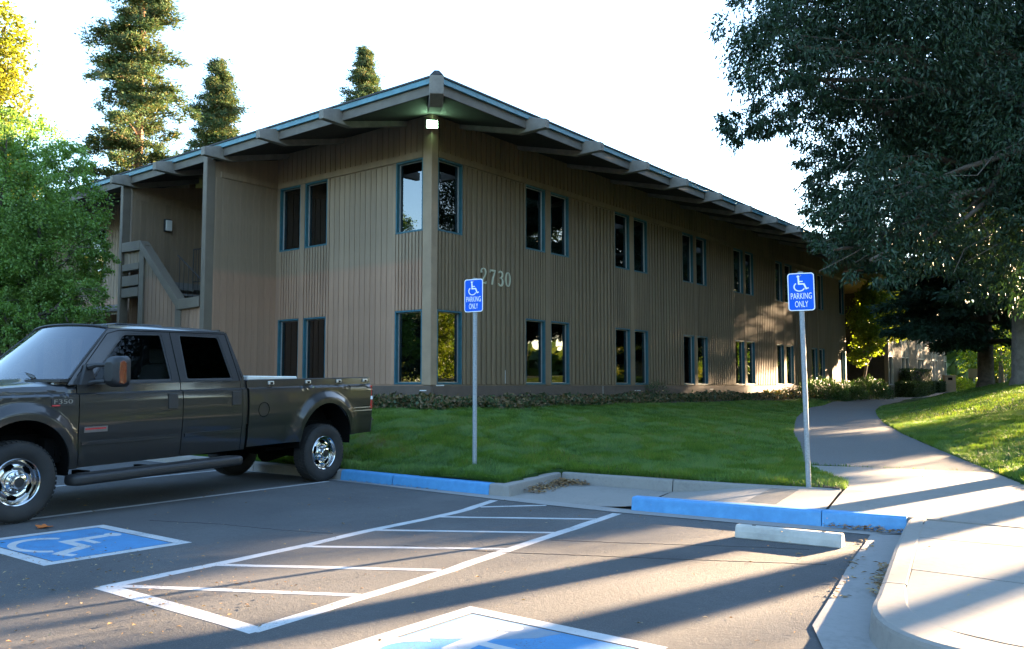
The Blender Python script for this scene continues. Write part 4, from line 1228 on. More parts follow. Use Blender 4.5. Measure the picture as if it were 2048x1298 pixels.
def panel(name, x0, x1, zb, zt, parent=truck, mat='truck_paint', nx=40, nz=16, yf=side_y, thick=.02, sgn=1, extra=()):
    """body skin between two height curves"""
    xs = sorted(set([x0 + (x1 - x0) * i / nx for i in range(nx + 1)] + [e for e in extra if x0 < e < x1]))
    v = []; f = []
    base = [0, .04, .08] + [.08 + .92 * (i + 1) / (nz - 2) for i in range(nz - 2)]
    for x in xs:
        b, t = zb(x), zt(x)
        zs = [b + (t - b) * k for k in base]
        # pull rows onto the shoulder crease
        for zc in (1.326, 1.338, 1.354, .86, .885):
            if b + .05 < zc < t - .005:
                j = min(range(1, len(zs) - 1), key=lambda q: abs(zs[q] - zc)); zs[j] = zc
        zs.sort()
        for z in zs: v.append(rk(x, sgn * yf(x, z), z))
    m = len(base)
    for i in range(len(xs) - 1):
        for k in range(m - 1):
            q = (i*m + k, i*m + k + 1, (i+1)*m + k + 1, (i+1)*m + k)
            f.append(q if sgn > 0 else q[::-1])
    # returns: turn the rim inwards so panels have depth
    n = len(v)
    ring = [i * m for i in range(len(xs))] + [(len(xs) - 1) * m + k for k in range(1, m)] + [i * m + m - 1 for i in range(len(xs) - 2, -1, -1)] + [k for k in range(m - 2, 0, -1)]
    for i in ring: v.append((v[i][0], v[i][1] - sgn * thick, v[i][2]))
    for a in range(len(ring)):
        b = (a + 1) % len(ring); q = (ring[a], ring[b], n + b, n + a); f.append(q if sgn > 0 else q[::-1])
    mb = MB(); mb.v = v; mb.f = f
    return mb.build(name, M[mat], parent, smooth=R(32))
def arch_bottom(zlow):
    def g_(x):
        z = zlow(x) if callable(zlow) else zlow
        for xc in (0.0, WB):
            if abs(x - xc) < RA: z = max(z, ZA + math.sqrt(RA * RA - (x - xc) ** 2))
        return z
    return g_
AE = [xc + RA * math.cos(a) for xc in (0, WB) for a in np.linspace(0, math.pi, 33)] + [xc + sgn * (RA + .001) for xc in (0, WB) for sgn in (-1, 1)]
for sgn in (1, -1):
    panel('bed_side', -1.0, 1.425, arch_bottom(lambda x: .60 if x > 0 else .62 + .02 * max(0, -x - .5)), lambda x: 1.445, nx=30, nz=22, sgn=sgn, extra=AE)
    d = panel('door', 1.54, 2.435, lambda x: .575, lambda x: 1.44, nx=20, nz=22, sgn=sgn)
    d2 = panel('door', 2.447, 3.735, lambda x: .575, lambda x: 1.44, nx=24, nz=22, sgn=sgn)
    panel('cab_corner', 1.465, 1.533, lambda x: .575, lambda x: 1.44, nx=3, nz=22, sgn=sgn)
    panel('fender', 3.747, 5.34, arch_bottom(lambda x: .57 if x < 4.4 else .66), lambda x: 1.43 - .05 * max(0, x - 4.3), nx=30, nz=22, sgn=sgn, extra=AE,
          yf=lambda x, z: side_y(x, z) - (max(0, z - 1.39) * .9))
    for dr, xa, xb in ((d, 1.56, 2.40), (d2, 2.50, 3.70)):
        mb = MB(); n = 14
        for i in range(n):
            xa_, xb_ = xa + (xb - xa) * i / n, xa + (xb - xa) * (i + 1) / n
            P = lambda x, z, o: rk(x, sgn * (side_y(x, z) + o), z)
            mb.hexa([P(xa_, .795, -.004), P(xb_, .795, -.004), P(xb_, .80, .012), P(xa_, .80, .012)], [P(xa_, .845, -.004), P(xb_, .845, -.004), P(xb_, .838, .012), P(xa_, .838, .012)])
        mb.build('side_moulding', M['truck_paint'], dr, merge=True)
        hx_ = xa + .02
        P = lambda x, z, o: rk(x, sgn * (side_y(x, z) + o), z)
        mb = MB().hexa([P(hx_, 1.14, .001), P(hx_ + .13, 1.14, .001), P(hx_ + .13, 1.14, .012), P(hx_, 1.14, .012)], [P(hx_, 1.315, .001), P(hx_ + .13, 1.315, .001), P(hx_ + .13, 1.315, .012), P(hx_, 1.315, .012)])
        h = mb.build('handle', M['black_plastic'], dr, bevel=.004)
# --- greenhouse: pillars and rails, leaning inwards
def gy(z): return .940 - (z - 1.44) * .345
ZR = 2.06
def gpoly(outer, holes, sgn, name, mat='truck_paint', parent=truck, o=0.0, thick=.03, pf=None):
    polys = [[Vector((x, z, 0)) for x, z in outer]] + [[Vector((x, z, 0)) for x, z in h] for h in holes]
    tri = geometry.tessellate_polygon(polys)
    flat = [p for pl_ in polys for p in pl_]
    v = [rk(p.x, sgn * (gy(p.y) + o), p.y) for p in flat] + [rk(p.x, sgn * (gy(p.y) + o - thick), p.y) for p in flat]
    n = len(flat); f = []
    for t in tri: f += [tuple(t), tuple(i + n for i in reversed(t))]
    s = 0
    for pl_ in polys:
        k = len(pl_)
        for i in range(k): f.append((s + i, s + (i + 1) % k, s + (i + 1) % k + n, s + i + n))
        s += k
    me = bpy.data.meshes.new(name); me.from_pydata(v, [], f)
    bm = bmesh.new(); bm.from_mesh(me); bmesh.ops.recalc_face_normals(bm, faces=bm.faces); bm.to_mesh(me); bm.free()
    me.update()
    return link_mesh(name, me, M[mat], parent)
def rounded(P, r, n=5):
    out = []
    for i in range(len(P)):
        a, b, c = Vector(P[i-1]), Vector(P[i]), Vector(P[(i+1) % len(P)])
        u_, v_ = (a - b).normalized(), (c - b).normalized(); rr_ = min(r, (a - b).length * .45, (c - b).length * .45)
        for k in range(n + 1):
            t = k / n; p = (b + u_ * rr_) * (1 - t) ** 2 + b * 2 * t * (1 - t) + (b + v_ * rr_) * t * t
            out.append((p.x, p.y))
    return out
FWIN = rounded([(2.545, 1.462), (3.60, 1.462), (3.08, 2.01), (2.575, 2.02)], .05)
RWIN_T = rounded([(1.64, 1.462), (2.345, 1.462), (2.335, 2.02), (1.735, 2.01)], .05)
OUT = [(1.50, 1.443), (3.84, 1.443), (3.74, 1.56), (3.25, ZR - .005), (3.12, ZR + .005), (1.62, ZR + .005), (1.575, ZR - .06), (1.535, 1.75)]
def inset(P, d):
    c = Vector((sum(p[0] for p in P) / len(P), sum(p[1] for p in P) / len(P)))
    out = []
    for i in range(len(P)):
        a, b, e = Vector(P[i-1]), Vector(P[i]), Vector(P[(i+1) % len(P)])
        t = (e - a).normalized(); m = Vector((-t.y, t.x))
        if m.dot(c - b) < 0: m = -m
        q = b + m * d; out.append((q.x, q.y))
    return out
for sgn in (1, -1):
    cs = gpoly(OUT, [FWIN, RWIN_T], sgn, 'cab_side')
    for W_, gl in ((FWIN, 'side_glass'), (RWIN_T, 'tinted_glass')):
        gpoly(W_, [inset(W_, .020)], sgn, 'window_seal', 'black_plastic', cs, o=-.006, thick=.012)
        gpoly(inset(W_, .018), [], sgn, 'side_window', gl, cs, o=-.014, thick=.004)
    # seam lines of the door frames
    mb = MB()
    for pts in ([(2.44, 1.445), (2.45, 1.75), (2.455, ZR - .02)], [(1.54, 1.445), (1.575, 1.72), (1.62, ZR - .03)], [(1.62, ZR - .02), (3.13, ZR - .02), (3.28, ZR - .06), (3.72, 1.53)]):
        for (xa, za), (xb, zb) in zip(pts[:-1], pts[1:]):
            mb.tube([rk(xa, sgn * (gy(za) + .0005), za), rk(xb, sgn * (gy(zb) + .0005), zb)], .0045, 5)
    mb.build('door_seam', M['dark_under'], cs)
# roof skin
v = []; f = []; nx, ny = 18, 14
for i in range(nx + 1):
    t = i / nx; x = 1.56 + (3.24 - 1.56) * t
    for j in range(ny + 1):
        s = -1 + 2 * j / ny
        edge = max(0, 1 - (1 - abs(s)) / .16)
        z = ZR + .005 + .075 * (1 - s * s) ** .5 * (1 - .55 * (2 * t - 1) ** 4) - .0 * edge
        v.append(rk(x + (.13 * (1 - s * s) if t > .5 else 0) * (t - .5) * 2, s * (gy(ZR) + .003), z))
for i in range(nx):
    for j in range(ny):
        a = i * (ny + 1) + j; f.append((a, a + ny + 1, a + ny + 2, a + 1))
mb = MB(); mb.v = v; mb.f = f
roof_t = mb.build('cab_roof', M['truck_paint'], truck, smooth=True)
MB().hexa([rk(2.3, -.42, 2.12), rk(2.95, -.42, 2.13), rk(2.95, .42, 2.13), rk(2.3, .42, 2.12)], [rk(2.32, -.40, 2.141), rk(2.93, -.40, 2.143), rk(2.93, .40, 2.143), rk(2.32, .40, 2.141)]).build('sunroof', M['tinted_glass'], roof_t, bevel=.006)
# cab back wall with window
mb = MB()
mb.hexa([rk(1.47, -.93, .9), rk(1.50, -.93, .9), rk(1.50, .93, .9), rk(1.47, .93, .9)], [rk(1.468, -.93, 1.49), rk(1.50, -.93, 1.49), rk(1.50, .93, 1.49), rk(1.468, .93, 1.49)])
for y0_, y1_ in ((-.93, -.6), (.6, .93)):
    k0, k1 = (.715 / .93 if abs(y0_) > .8 else 1), (.715 / .93 if abs(y1_) > .8 else 1)
    mb.hexa([rk(1.47, y0_, 1.49), rk(1.50, y0_, 1.49), rk(1.50, y1_, 1.49), rk(1.47, y1_, 1.49)], [rk(1.58, y0_ * k0, 2.06), rk(1.61, y0_ * k0, 2.06), rk(1.61, y1_ * k1, 2.06), rk(1.58, y1_ * k1, 2.06)])
mb.hexa([rk(1.55, -.6, 1.90), rk(1.58, -.6, 1.90), rk(1.58, .6, 1.90), rk(1.55, .6, 1.90)], [rk(1.58, -.6, 2.10), rk(1.61, -.6, 2.10), rk(1.61, .6, 2.10), rk(1.58, .6, 2.10)])
bk = mb.build('cab_back', M['truck_paint'], truck)
MB().hexa([rk(1.475, -.6, 1.49), rk(1.48, -.6, 1.49), rk(1.48, .6, 1.49), rk(1.475, .6, 1.49)], [rk(1.555, -.6, 1.90), rk(1.56, -.6, 1.90), rk(1.56, .6, 1.90), rk(1.555, .6, 1.90)]).build('rear_window', M['tinted_glass'], bk)
# windscreen: bowed sheet from the roof edge to the cowl
v = []; f = []; nx, ny = 10, 16
for i in range(nx + 1):
    t = i / nx
    for j in range(ny + 1):
        s = -1 + 2 * j / ny; b = 1 - s * s
        xt, xb = 3.245 + .13 * b, 3.80 + .20 * b; zt_, zb_ = ZR + .004 + .05 * b ** .7, 1.505 + .0 * b
        hw = gy(ZR) * (1 - t) + (gy(1.50) - .006) * t
        v.append(rk(xt + (xb - xt) * t, s * (hw - .012), zt_ + (zb_ - zt_) * t + .012 * math.sin(math.pi * t)))
for i in range(nx):
    for j in range(ny):
        a = i * (ny + 1) + j; f.append((a, a + 1, a + ny + 2, a + ny + 1)[::-1])
mb = MB(); mb.v = v; mb.f = f
wsn = mb.build('windscreen', M['windscreen_glass'], truck, smooth=True)
bd = MB()
edge = [v[j] for j in range(ny + 1)]; bd.tube([(p[0] + .005, p[1], p[2] + .004) for p in edge], .014, 6)
bd.tube([v[i * (ny + 1)] for i in range(nx + 1)], .013, 6); bd.tube([v[i * (ny + 1) + ny] for i in range(nx + 1)], .013, 6)
bd.build('windscreen_seal', M['black_plastic'], wsn)
for y0_, y1_ in ((.62, .12), (-.15, -.65)):
    mb = MB(); x0 = 3.97; 
    mb.tube([rk(4.0, y0_, 1.515), rk(3.92, (y0_ + y1_) / 2, 1.545), rk(3.90, y1_, 1.565)], .012, 6); mb.tube([rk(3.95, y0_ - .1, 1.535), rk(3.885, y1_ + .06, 1.585)], .009, 5)
    mb.build('wiper', M['black_plastic'], truck)
# hood and cowl
v = []; f = []; nx, ny = 22, 20
for i in range(nx + 1):
    t = i / nx
    for j in range(ny + 1):
        s = -1 + 2 * j / ny; b = 1 - s * s
        x = (3.80 + .23 * b) * (1 - t) + (5.30 + .10 * b) * t
        hw = (.915) * (1 - t) + .86 * t
        crest = .05 * float(smooth(np.array((1 - abs(s)) / .22))) + .035 * float(smooth(np.array((.62 - abs(s)) / .16)))
        z = 1.432 - .055 * t + crest * (1 - .3 * t) - .05 * max(0, t - .85) / .15 - .0
        v.append(rk(x, s * hw, z))
for i in range(nx):
    for j in range(ny):
        a = i * (ny + 1) + j; f.append((a, a + ny + 1, a + ny + 2, a + 1))
mb = MB(); mb.v = v; mb.f = f
mb.build('hood', M['truck_paint'], truck, smooth=True)
# cowl vent under the screen
mb = MB()
for j in range(16):
    s = -1 + 2 * j / 16; s2 = -1 + 2 * (j + 1) / 16
    mb.hexa([rk(3.74 + .2 * (1 - s*s), s * .9, 1.47), rk(3.90 + .2 * (1 - s*s), s * .9, 1.47), rk(3.90 + .2 * (1 - s2*s2), s2 * .9, 1.47), rk(3.74 + .2 * (1 - s2*s2), s2 * .9, 1.47)],
            [rk(3.74 + .2 * (1 - s*s), s * .9, 1.505), rk(3.90 + .2 * (1 - s*s), s * .9, 1.497), rk(3.90 + .2 * (1 - s2*s2), s2 * .9, 1.497), rk(3.74 + .2 * (1 - s2*s2), s2 * .9, 1.505)])
mb.build('cowl', M['black_plastic'], truck)
# nose: grille, lamps, bumper
g_ = MB().box(5.30, 5.40, -.62, .62, .93, 1.29).build('grille', M['chrome'], truck, bevel=.02)
for k in range(3): MB().box(5.395, 5.43, -.56, .56, .97 + k * .105, 1.04 + k * .105).build('grille_bar', M['black_plastic'], g_)
for sgn in (1, -1):
    hl = MB().box(5.22, 5.37, sgn * .63, sgn * .90, .98, 1.26).build('headlight', M['clear_lens'], truck, bevel=.02)
    MB().box(5.20, 5.36, sgn * .63, sgn * .90, .90, .972).build('turn_lamp', M['amber_lens'], hl)
bp = MB().hexa([rk(5.30, -.99, .66), rk(5.52, -.90, .66), rk(5.52, .90, .66), rk(5.30, .99, .66)], [rk(5.30, -.99, .95), rk(5.50, -.90, .95), rk(5.50, .90, .95), rk(5.30, .99, .95)]).build('front_bumper', M['chrome'], truck, bevel=.03, seg=2)
# bed: floor, inner walls, rails, tailgate
mb = MB()
mb.box(-.96, 1.42, -.57, .57, .82, .90); mb.box(-.96, 1.42, .84, .90, 1.17, 1.42); mb.box(-.96, 1.42, -.90, -.84, 1.17, 1.42); mb.box(1.33, 1.385, -.9, .9, .9, 1.42)
for k in range(-1, 2, 2): mb.box(-1.0, 1.38, k * .53, k * .84, 1.14, 1.17)
mb.build('bed', M['bed_liner'], truck)
for sgn in (1, -1):
    mb = MB()
    mb.hexa([rk(-1.0, sgn * .84, 1.42), rk(1.425, sgn * .84, 1.42), rk(1.425, sgn * .937, 1.43), rk(-1.0, sgn * .937, 1.43)] if sgn > 0 else [rk(-1.0, -.937, 1.43), rk(1.385, -.937, 1.43), rk(1.385, -.84, 1.42), rk(-1.0, -.84, 1.42)],
            [rk(-1.0, sgn * .84, 1.458), rk(1.385, sgn * .84, 1.458), rk(1.385, sgn * .937, 1.456), rk(-1.0, sgn * .937, 1.456)] if sgn > 0 else [rk(-1.0, -.937, 1.456), rk(1.385, -.937, 1.456), rk(1.385, -.84, 1.458), rk(-1.0, -.84, 1.458)])
    mb.build('bed_rail', M['black_plastic'], truck, bevel=.006)
    for x in (1.02, .33, -.30, -.88):
        P = lambda dx, z, o: rk(x + dx, sgn * (side_y(x, z, False) + o), z)
        h = MB().hexa([P(-.05, 1.385, -.005), P(.05, 1.385, -.005), P(.05, 1.385, .022), P(-.05, 1.385, .022)], [P(-.05, 1.432, -.005), P(.05, 1.432, -.005), P(.05, 1.432, .022), P(-.05, 1.432, .022)]).build('tie_down_hook', M['aluminium'], truck, bevel=.006)
        MB().hexa([P(-.022, 1.391, .0225), P(.022, 1.391, .0225), P(.022, 1.391, .025), P(-.022, 1.391, .025)], [P(-.022, 1.418, .0225), P(.022, 1.418, .0225), P(.022, 1.418, .025), P(-.022, 1.418, .025)]).build('slot', M['dark_under'], h)
    tl = MB()
    tl.hexa([rk(-1.085, sgn * .85, .985), rk(-1.0, sgn * 1.0, .985), rk(-1.04, sgn * 1.018, .985), rk(-1.09, sgn * .99, .985)], [rk(-1.085, sgn * .85, 1.33), rk(-1.0, sgn * .985, 1.33), rk(-1.04, sgn * 1.0, 1.33), rk(-1.09, sgn * .975, 1.33)])
    t_ = tl.build('tail_light', M['red_lens'], truck)
    MB().hexa([rk(-1.092, sgn * .86, 1.12), rk(-1.01, sgn * 1.0, 1.12), rk(-1.045, sgn * 1.021, 1.12), rk(-1.095, sgn * .99, 1.12)], [rk(-1.092, sgn * .86, 1.17), rk(-1.01, sgn * .996, 1.17), rk(-1.045, sgn * 1.017, 1.17), rk(-1.095, sgn * .985, 1.17)]).build('reverse_lens', M['clear_lens'], t_)
    # recess seam on the rear quarter and on the lower bed side
    mb = MB()
    for z in (.955, 1.0):
        mb.hexa([rk(-1.05, sgn * (side_y(-1.05, z) - .002), z), rk(-.62, sgn * (side_y(-.75, z) - .002), z), rk(-.62, sgn * (side_y(-.75, z) + .008), z), rk(-1.05, sgn * (side_y(-1.05, z) + .008), z)],
                [rk(-1.05, sgn * (side_y(-1.05, z) - .002), z + .016), rk(-.62, sgn * (side_y(-.75, z) - .002), z + .016), rk(-.62, sgn * (side_y(-.75, z) + .006), z + .014), rk(-1.05, sgn * (side_y(-1.05, z) + .006), z + .014)])
    mb.build('crease', M['truck_paint'], truck)
mb = MB().box(-1.09, -1.03, -.84, .84, .86, 1.455)
tg = mb.build('tailgate', M['truck_paint'], truck, bevel=.012)
MB().box(-1.105, -1.09, -.16, .16, 1.30, 1.38).build('handle', M['black_plastic'], tg)
# rear bumper
rb = MB().hexa([(-1.24, -.86, .66), (-1.06, -.98, .64), (-1.06, .98, .64), (-1.24, .86, .66)], [(-1.26, -.88, .84), (-1.06, -.995, .85), (-1.06, .995, .85), (-1.26, .88, .84)]).build('rear_bumper', M['chrome'], truck, bevel=.02, seg=2)
MB().box(-1.25, -1.07, -.85, .85, .842, .862).build('step_pad', M['black_plastic'], rb)
# fuel door ring, badges
mb = MB(); P = lambda x, z, o: rk(x, side_y(x, z) + o, z)
ring = [(1.18 + .092 * math.cos(a), 1.065 + .092 * math.sin(a)) for a in np.linspace(0, 2 * math.pi, 25)]
mb.tube([P(x, z, .001) for x, z in ring], .005, 5); mb.build('fuel_door', M['dark_under'], truck)
def side_plate(xc, zc, w, h, o0, o1):
    return MB().hexa([P(xc - w/2, zc - h/2, o0), P(xc + w/2, zc - h/2, o0), P(xc + w/2, zc - h/2, o1), P(xc - w/2, zc - h/2, o1)], [P(xc - w/2, zc + h/2, o0), P(xc + w/2, zc + h/2, o0), P(xc + w/2, zc + h/2, o1), P(xc - w/2, zc + h/2, o1)])
bg_ = side_plate(3.92, 1.265, .255, .075, .002, .006).build('badge', M['black_plastic'], truck)
v, fs_ = text_mesh('F350', .046, .003, .20)
mb = MB().add([P(3.92 - p[0], 1.272 + p[1], .0065 + p[2]) for p in v], fs_); mb.build('badge_letters', M['silver_badge'], bg_)
side_plate(4.00, 1.233, .085, .014, .0062, .0105).build('badge_bar', M['red_paint'], bg_)
b2 = side_plate(3.545, .965, .27, .06, .002, .008).build('door_badge', M['silver_badge'], truck)
side_plate(3.55, .973, .24, .016, .0082, .011).build('badge_bar', M['red_paint'], b2)
# fender to door seam light line: thin dark slots behind the panel gaps and the bed gap
mb = MB()
for x, zt_ in ((3.741, 1.42), (2.441, 1.43), (1.5365, 1.43)):
    mb.hexa([rk(x - .02, .89, .58), rk(x + .02, .89, .58), rk(x + .02, .915, .58), rk(x - .02, .915, .58)], [rk(x - .02, .89, zt_), rk(x + .02, .89, zt_), rk(x + .02, .915, zt_), rk(x - .02, .915, zt_)])
mb.box(1.40, 1.50, -.86, .86, .6, 1.40)
mb.build('inner_structure', M['dark_under'], truck)
# running boards
for sgn in (1, -1):
    pts = []
    n = 30
    top, bot = [], []
    prof = [(x, y) for x, y in rounded([(1.60, .90), (3.86, .90), (3.86, 1.15), (1.60, 1.15)], .12, 8)]
    mb = MB().prism([(x, sgn * y) for x, y in (prof if sgn > 0 else prof[::-1])], .405, .515, rk)
    rbd = mb.build('running_board', M['black_plastic'], truck, bevel=.036, seg=4, smooth=R(50))
    mb = MB()
    for k in range(8): mb.box(1.72, 3.70, sgn * (.95 + k * .018), sgn * (.957 + k * .018), .44, .4415) if False else None
    MB().hexa([rk(1.7, sgn * .96, .5155), rk(3.74, sgn * .96, .5155), rk(3.74, sgn * 1.07, .5155), rk(1.7, sgn * 1.07, .5155)], [rk(1.7, sgn * .96, .521), rk(3.74, sgn * .96, .521), rk(3.74, sgn * 1.07, .521), rk(1.7, sgn * 1.07, .521)]).build('step_tread', M['tyre_rubber'], rbd)
    for x in (2.0, 2.8, 3.55): MB().box(x, x + .06, sgn * .7, sgn * .93, .40, .45).build('bracket', M['dark_under'], rbd)
# mirrors
for sgn in (1, -1):
    mb = MB()
    cx, cy, cz = 3.45, sgn * 1.185, 1.575
    hw, hh = .115, .165
    body = rounded([(-hw, -hh), (hw, -hh), (hw, hh), (-hw, hh)], .075, 7)
    rings = []
    for dx, k in ((-.09, .93), (-.075, 1.0), (.02, 1.0), (.075, .86), (.10, .6)):
        rings.append([rk(cx + dx, cy + sgn * a * k, cz + b * k) for a, b in body])
    n = len(body); vv = [p for r_ in rings for p in r_]; ff = []
    for i in range(4):
        for k in range(n): ff.append((i*n + k, i*n + (k+1) % n, (i+1)*n + (k+1) % n, (i+1)*n + k))
    ff += [tuple(range(n)), tuple(4*n + k for k in range(n - 1, -1, -1))]
    mb.v = vv; mb.f = ff if sgn < 0 else [q[::-1] for q in ff]
    mi = mb.build('mirror', M['black_plastic'], truck, smooth=R(60))
    # amber marker wrapping the outer edge
    lens = MB(); pr = [(a, b) for a, b in [(-.06, -.115), (-.02, -.135), (.035, -.12), (.045, 0), (.035, .10), (-.01, .12), (-.055, .09)]]
    lens.prism(pr if sgn > 0 else pr[::-1], 0, .024, lambda x, y, z: rk(cx + .012 + x * .8, cy + sgn * (hw - .014 + z - max(0, x) * .35), cz + y))
    lens.build('marker_lens', M['amber_lens'], mi, bevel=.006)
    MB().prism(rounded([(-.09, -.14), (.09, -.14), (.09, .14), (-.09, .14)], .05), 0, .004, lambda x, y, z: rk(cx - .091 - z, cy + x, cz + y)).build('mirror_glass', M['chrome'], mi)
    arm = MB()
    for z in (1.645, 1.47):
        arm.tube([rk(3.60, sgn * .93, z - .02), rk(3.57, sgn * 1.0, z), rk(3.52, sgn * 1.09, z)], [.034, .024, .022], 8)
    arm.hexa([rk(3.52, sgn * .925, 1.44), rk(3.72, sgn * .925, 1.44), rk(3.70, sgn * .955, 1.44), rk(3.54, sgn * .955, 1.44)], [rk(3.54, sgn * .89, 1.66), rk(3.63, sgn * .885, 1.66), rk(3.62, sgn * .915, 1.66), rk(3.56, sgn * .92, 1.66)])
    arm.build('mirror_arm', M['black_plastic'], mi, smooth=R(40))
# cabin interior
mb = MB()
seats = tag(MB().box(0, .01, 0, .01, 0, .01).build('seat_row', M['seat_cloth'], truck)) if False else None
for x in (2.55, 1.72):
    for y in (-.42, .42):
        s_ = MB().hexa([rk(x, y - .26, .95), rk(x + .5, y - .26, .95), rk(x + .5, y + .26, .95), rk(x, y + .26, .95)], [rk(x, y - .26, 1.12), rk(x + .5, y - .26, 1.15), rk(x + .5, y + .26, 1.15), rk(x, y + .26, 1.12)])
        s_.hexa([rk(x - .08, y - .26, 1.05), rk(x + .08, y - .26, 1.05), rk(x + .08, y + .26, 1.05), rk(x - .08, y + .26, 1.05)], [rk(x - .24, y - .20, 1.66), rk(x - .12, y - .20, 1.66), rk(x - .12, y + .20, 1.66), rk(x - .24, y + .20, 1.66)])
        st = s_.build('seat', M['seat_cloth'], truck, bevel=.035, seg=2, smooth=R(50))
        MB().box(x - .24, x - .14, y - .12, y + .12, 1.62, 1.80).build('headrest', M['seat_cloth'], st, bevel=.03, seg=2)
mb = MB().hexa([rk(3.45, -.85, 1.0), rk(3.9, -.85, 1.0), rk(3.9, .85, 1.0), rk(3.45, .85, 1.0)], [rk(3.40, -.84, 1.48), rk(3.95, -.84, 1.47), rk(3.95, .84, 1.47), rk(3.40, .84, 1.48)])
ds = mb.build('dashboard', M['seat_cloth'], truck, bevel=.03)
swm = MB(); ring = [(3.33 + .05 * math.sin(a), .42 + .19 * math.cos(a), 1.40 + .17 * math.sin(a)) for a in np.linspace(0, 2 * math.pi, 21)]
swm.tube(ring, .016, 6, False); swm.tube([(3.33, .42, 1.40), (3.55, .42, 1.33)], .03, 6); swm.build('steering_wheel', M['black_plastic'], ds)
MB().box(1.5, 3.9, -.86, .86, .62, .72).build('cabin_floor', M['dark_under'], truck)
# chassis
mb = MB()
for y in (-.43, .43): mb.box(-1.0, 5.2, y - .05, y + .05, .50, .66)
mb.box(-.09, .09, -.75, .75, .34, .46); mb.box(WB - .08, WB + .08, -.75, .75, .34, .46)
mb.tube([(-.2, 0, .40), (.2, 0, .40)], [.10, .16], 10); mb.tube([(0, 0, .42), (3, 0, .55)], .05, 8)
mb.box(1.6, 3.6, -.86, .86, .53, .62); mb.box(.75, 1.5, -.8, .8, .56, .80); mb.box(3.75, 4.0, -.84, .84, .55, .8)
for y in (-.55, .55): mb.box(-.75, .75, y - .04, y + .04, .46, .50); mb.tube([(.1, y - .1, .44), (.35, y - .16, .85)], .03, 6)
mb.box(-1.0, 5.1, -.66, .66, .70, .84)
mb.build('chassis', M['dark_under'], truck)
for sgn in (1, -1):
    for xc in (0, WB):
        mb = MB(); n = 24; vv = []; ff = []
        for i in range(n + 1):
            a = math.pi * (-.06 + 1.12 * i / n)
            for y in (.985, .58): vv.append(rk(xc + (RA + .012) * math.cos(a), sgn * y, ZA + (RA + .012) * math.sin(a)))
        for i in range(n): ff.append((2*i, 2*i + 1, 2*i + 3, 2*i + 2))
        vv.append(rk(xc, sgn * .58, ZA)); c_ = len(vv) - 1
        for i in range(n): ff.append((2*i + 1, c_, 2*i + 3))
        mb.v = vv; mb.f = ff; mb.build('wheel_liner', M['dark_under'], truck)
for o in list(truck.children):
    if o.name.split('.')[0] in ('tail_light', 'tailgate', 'rear_bumper', 'crease'): o.location.x += .06
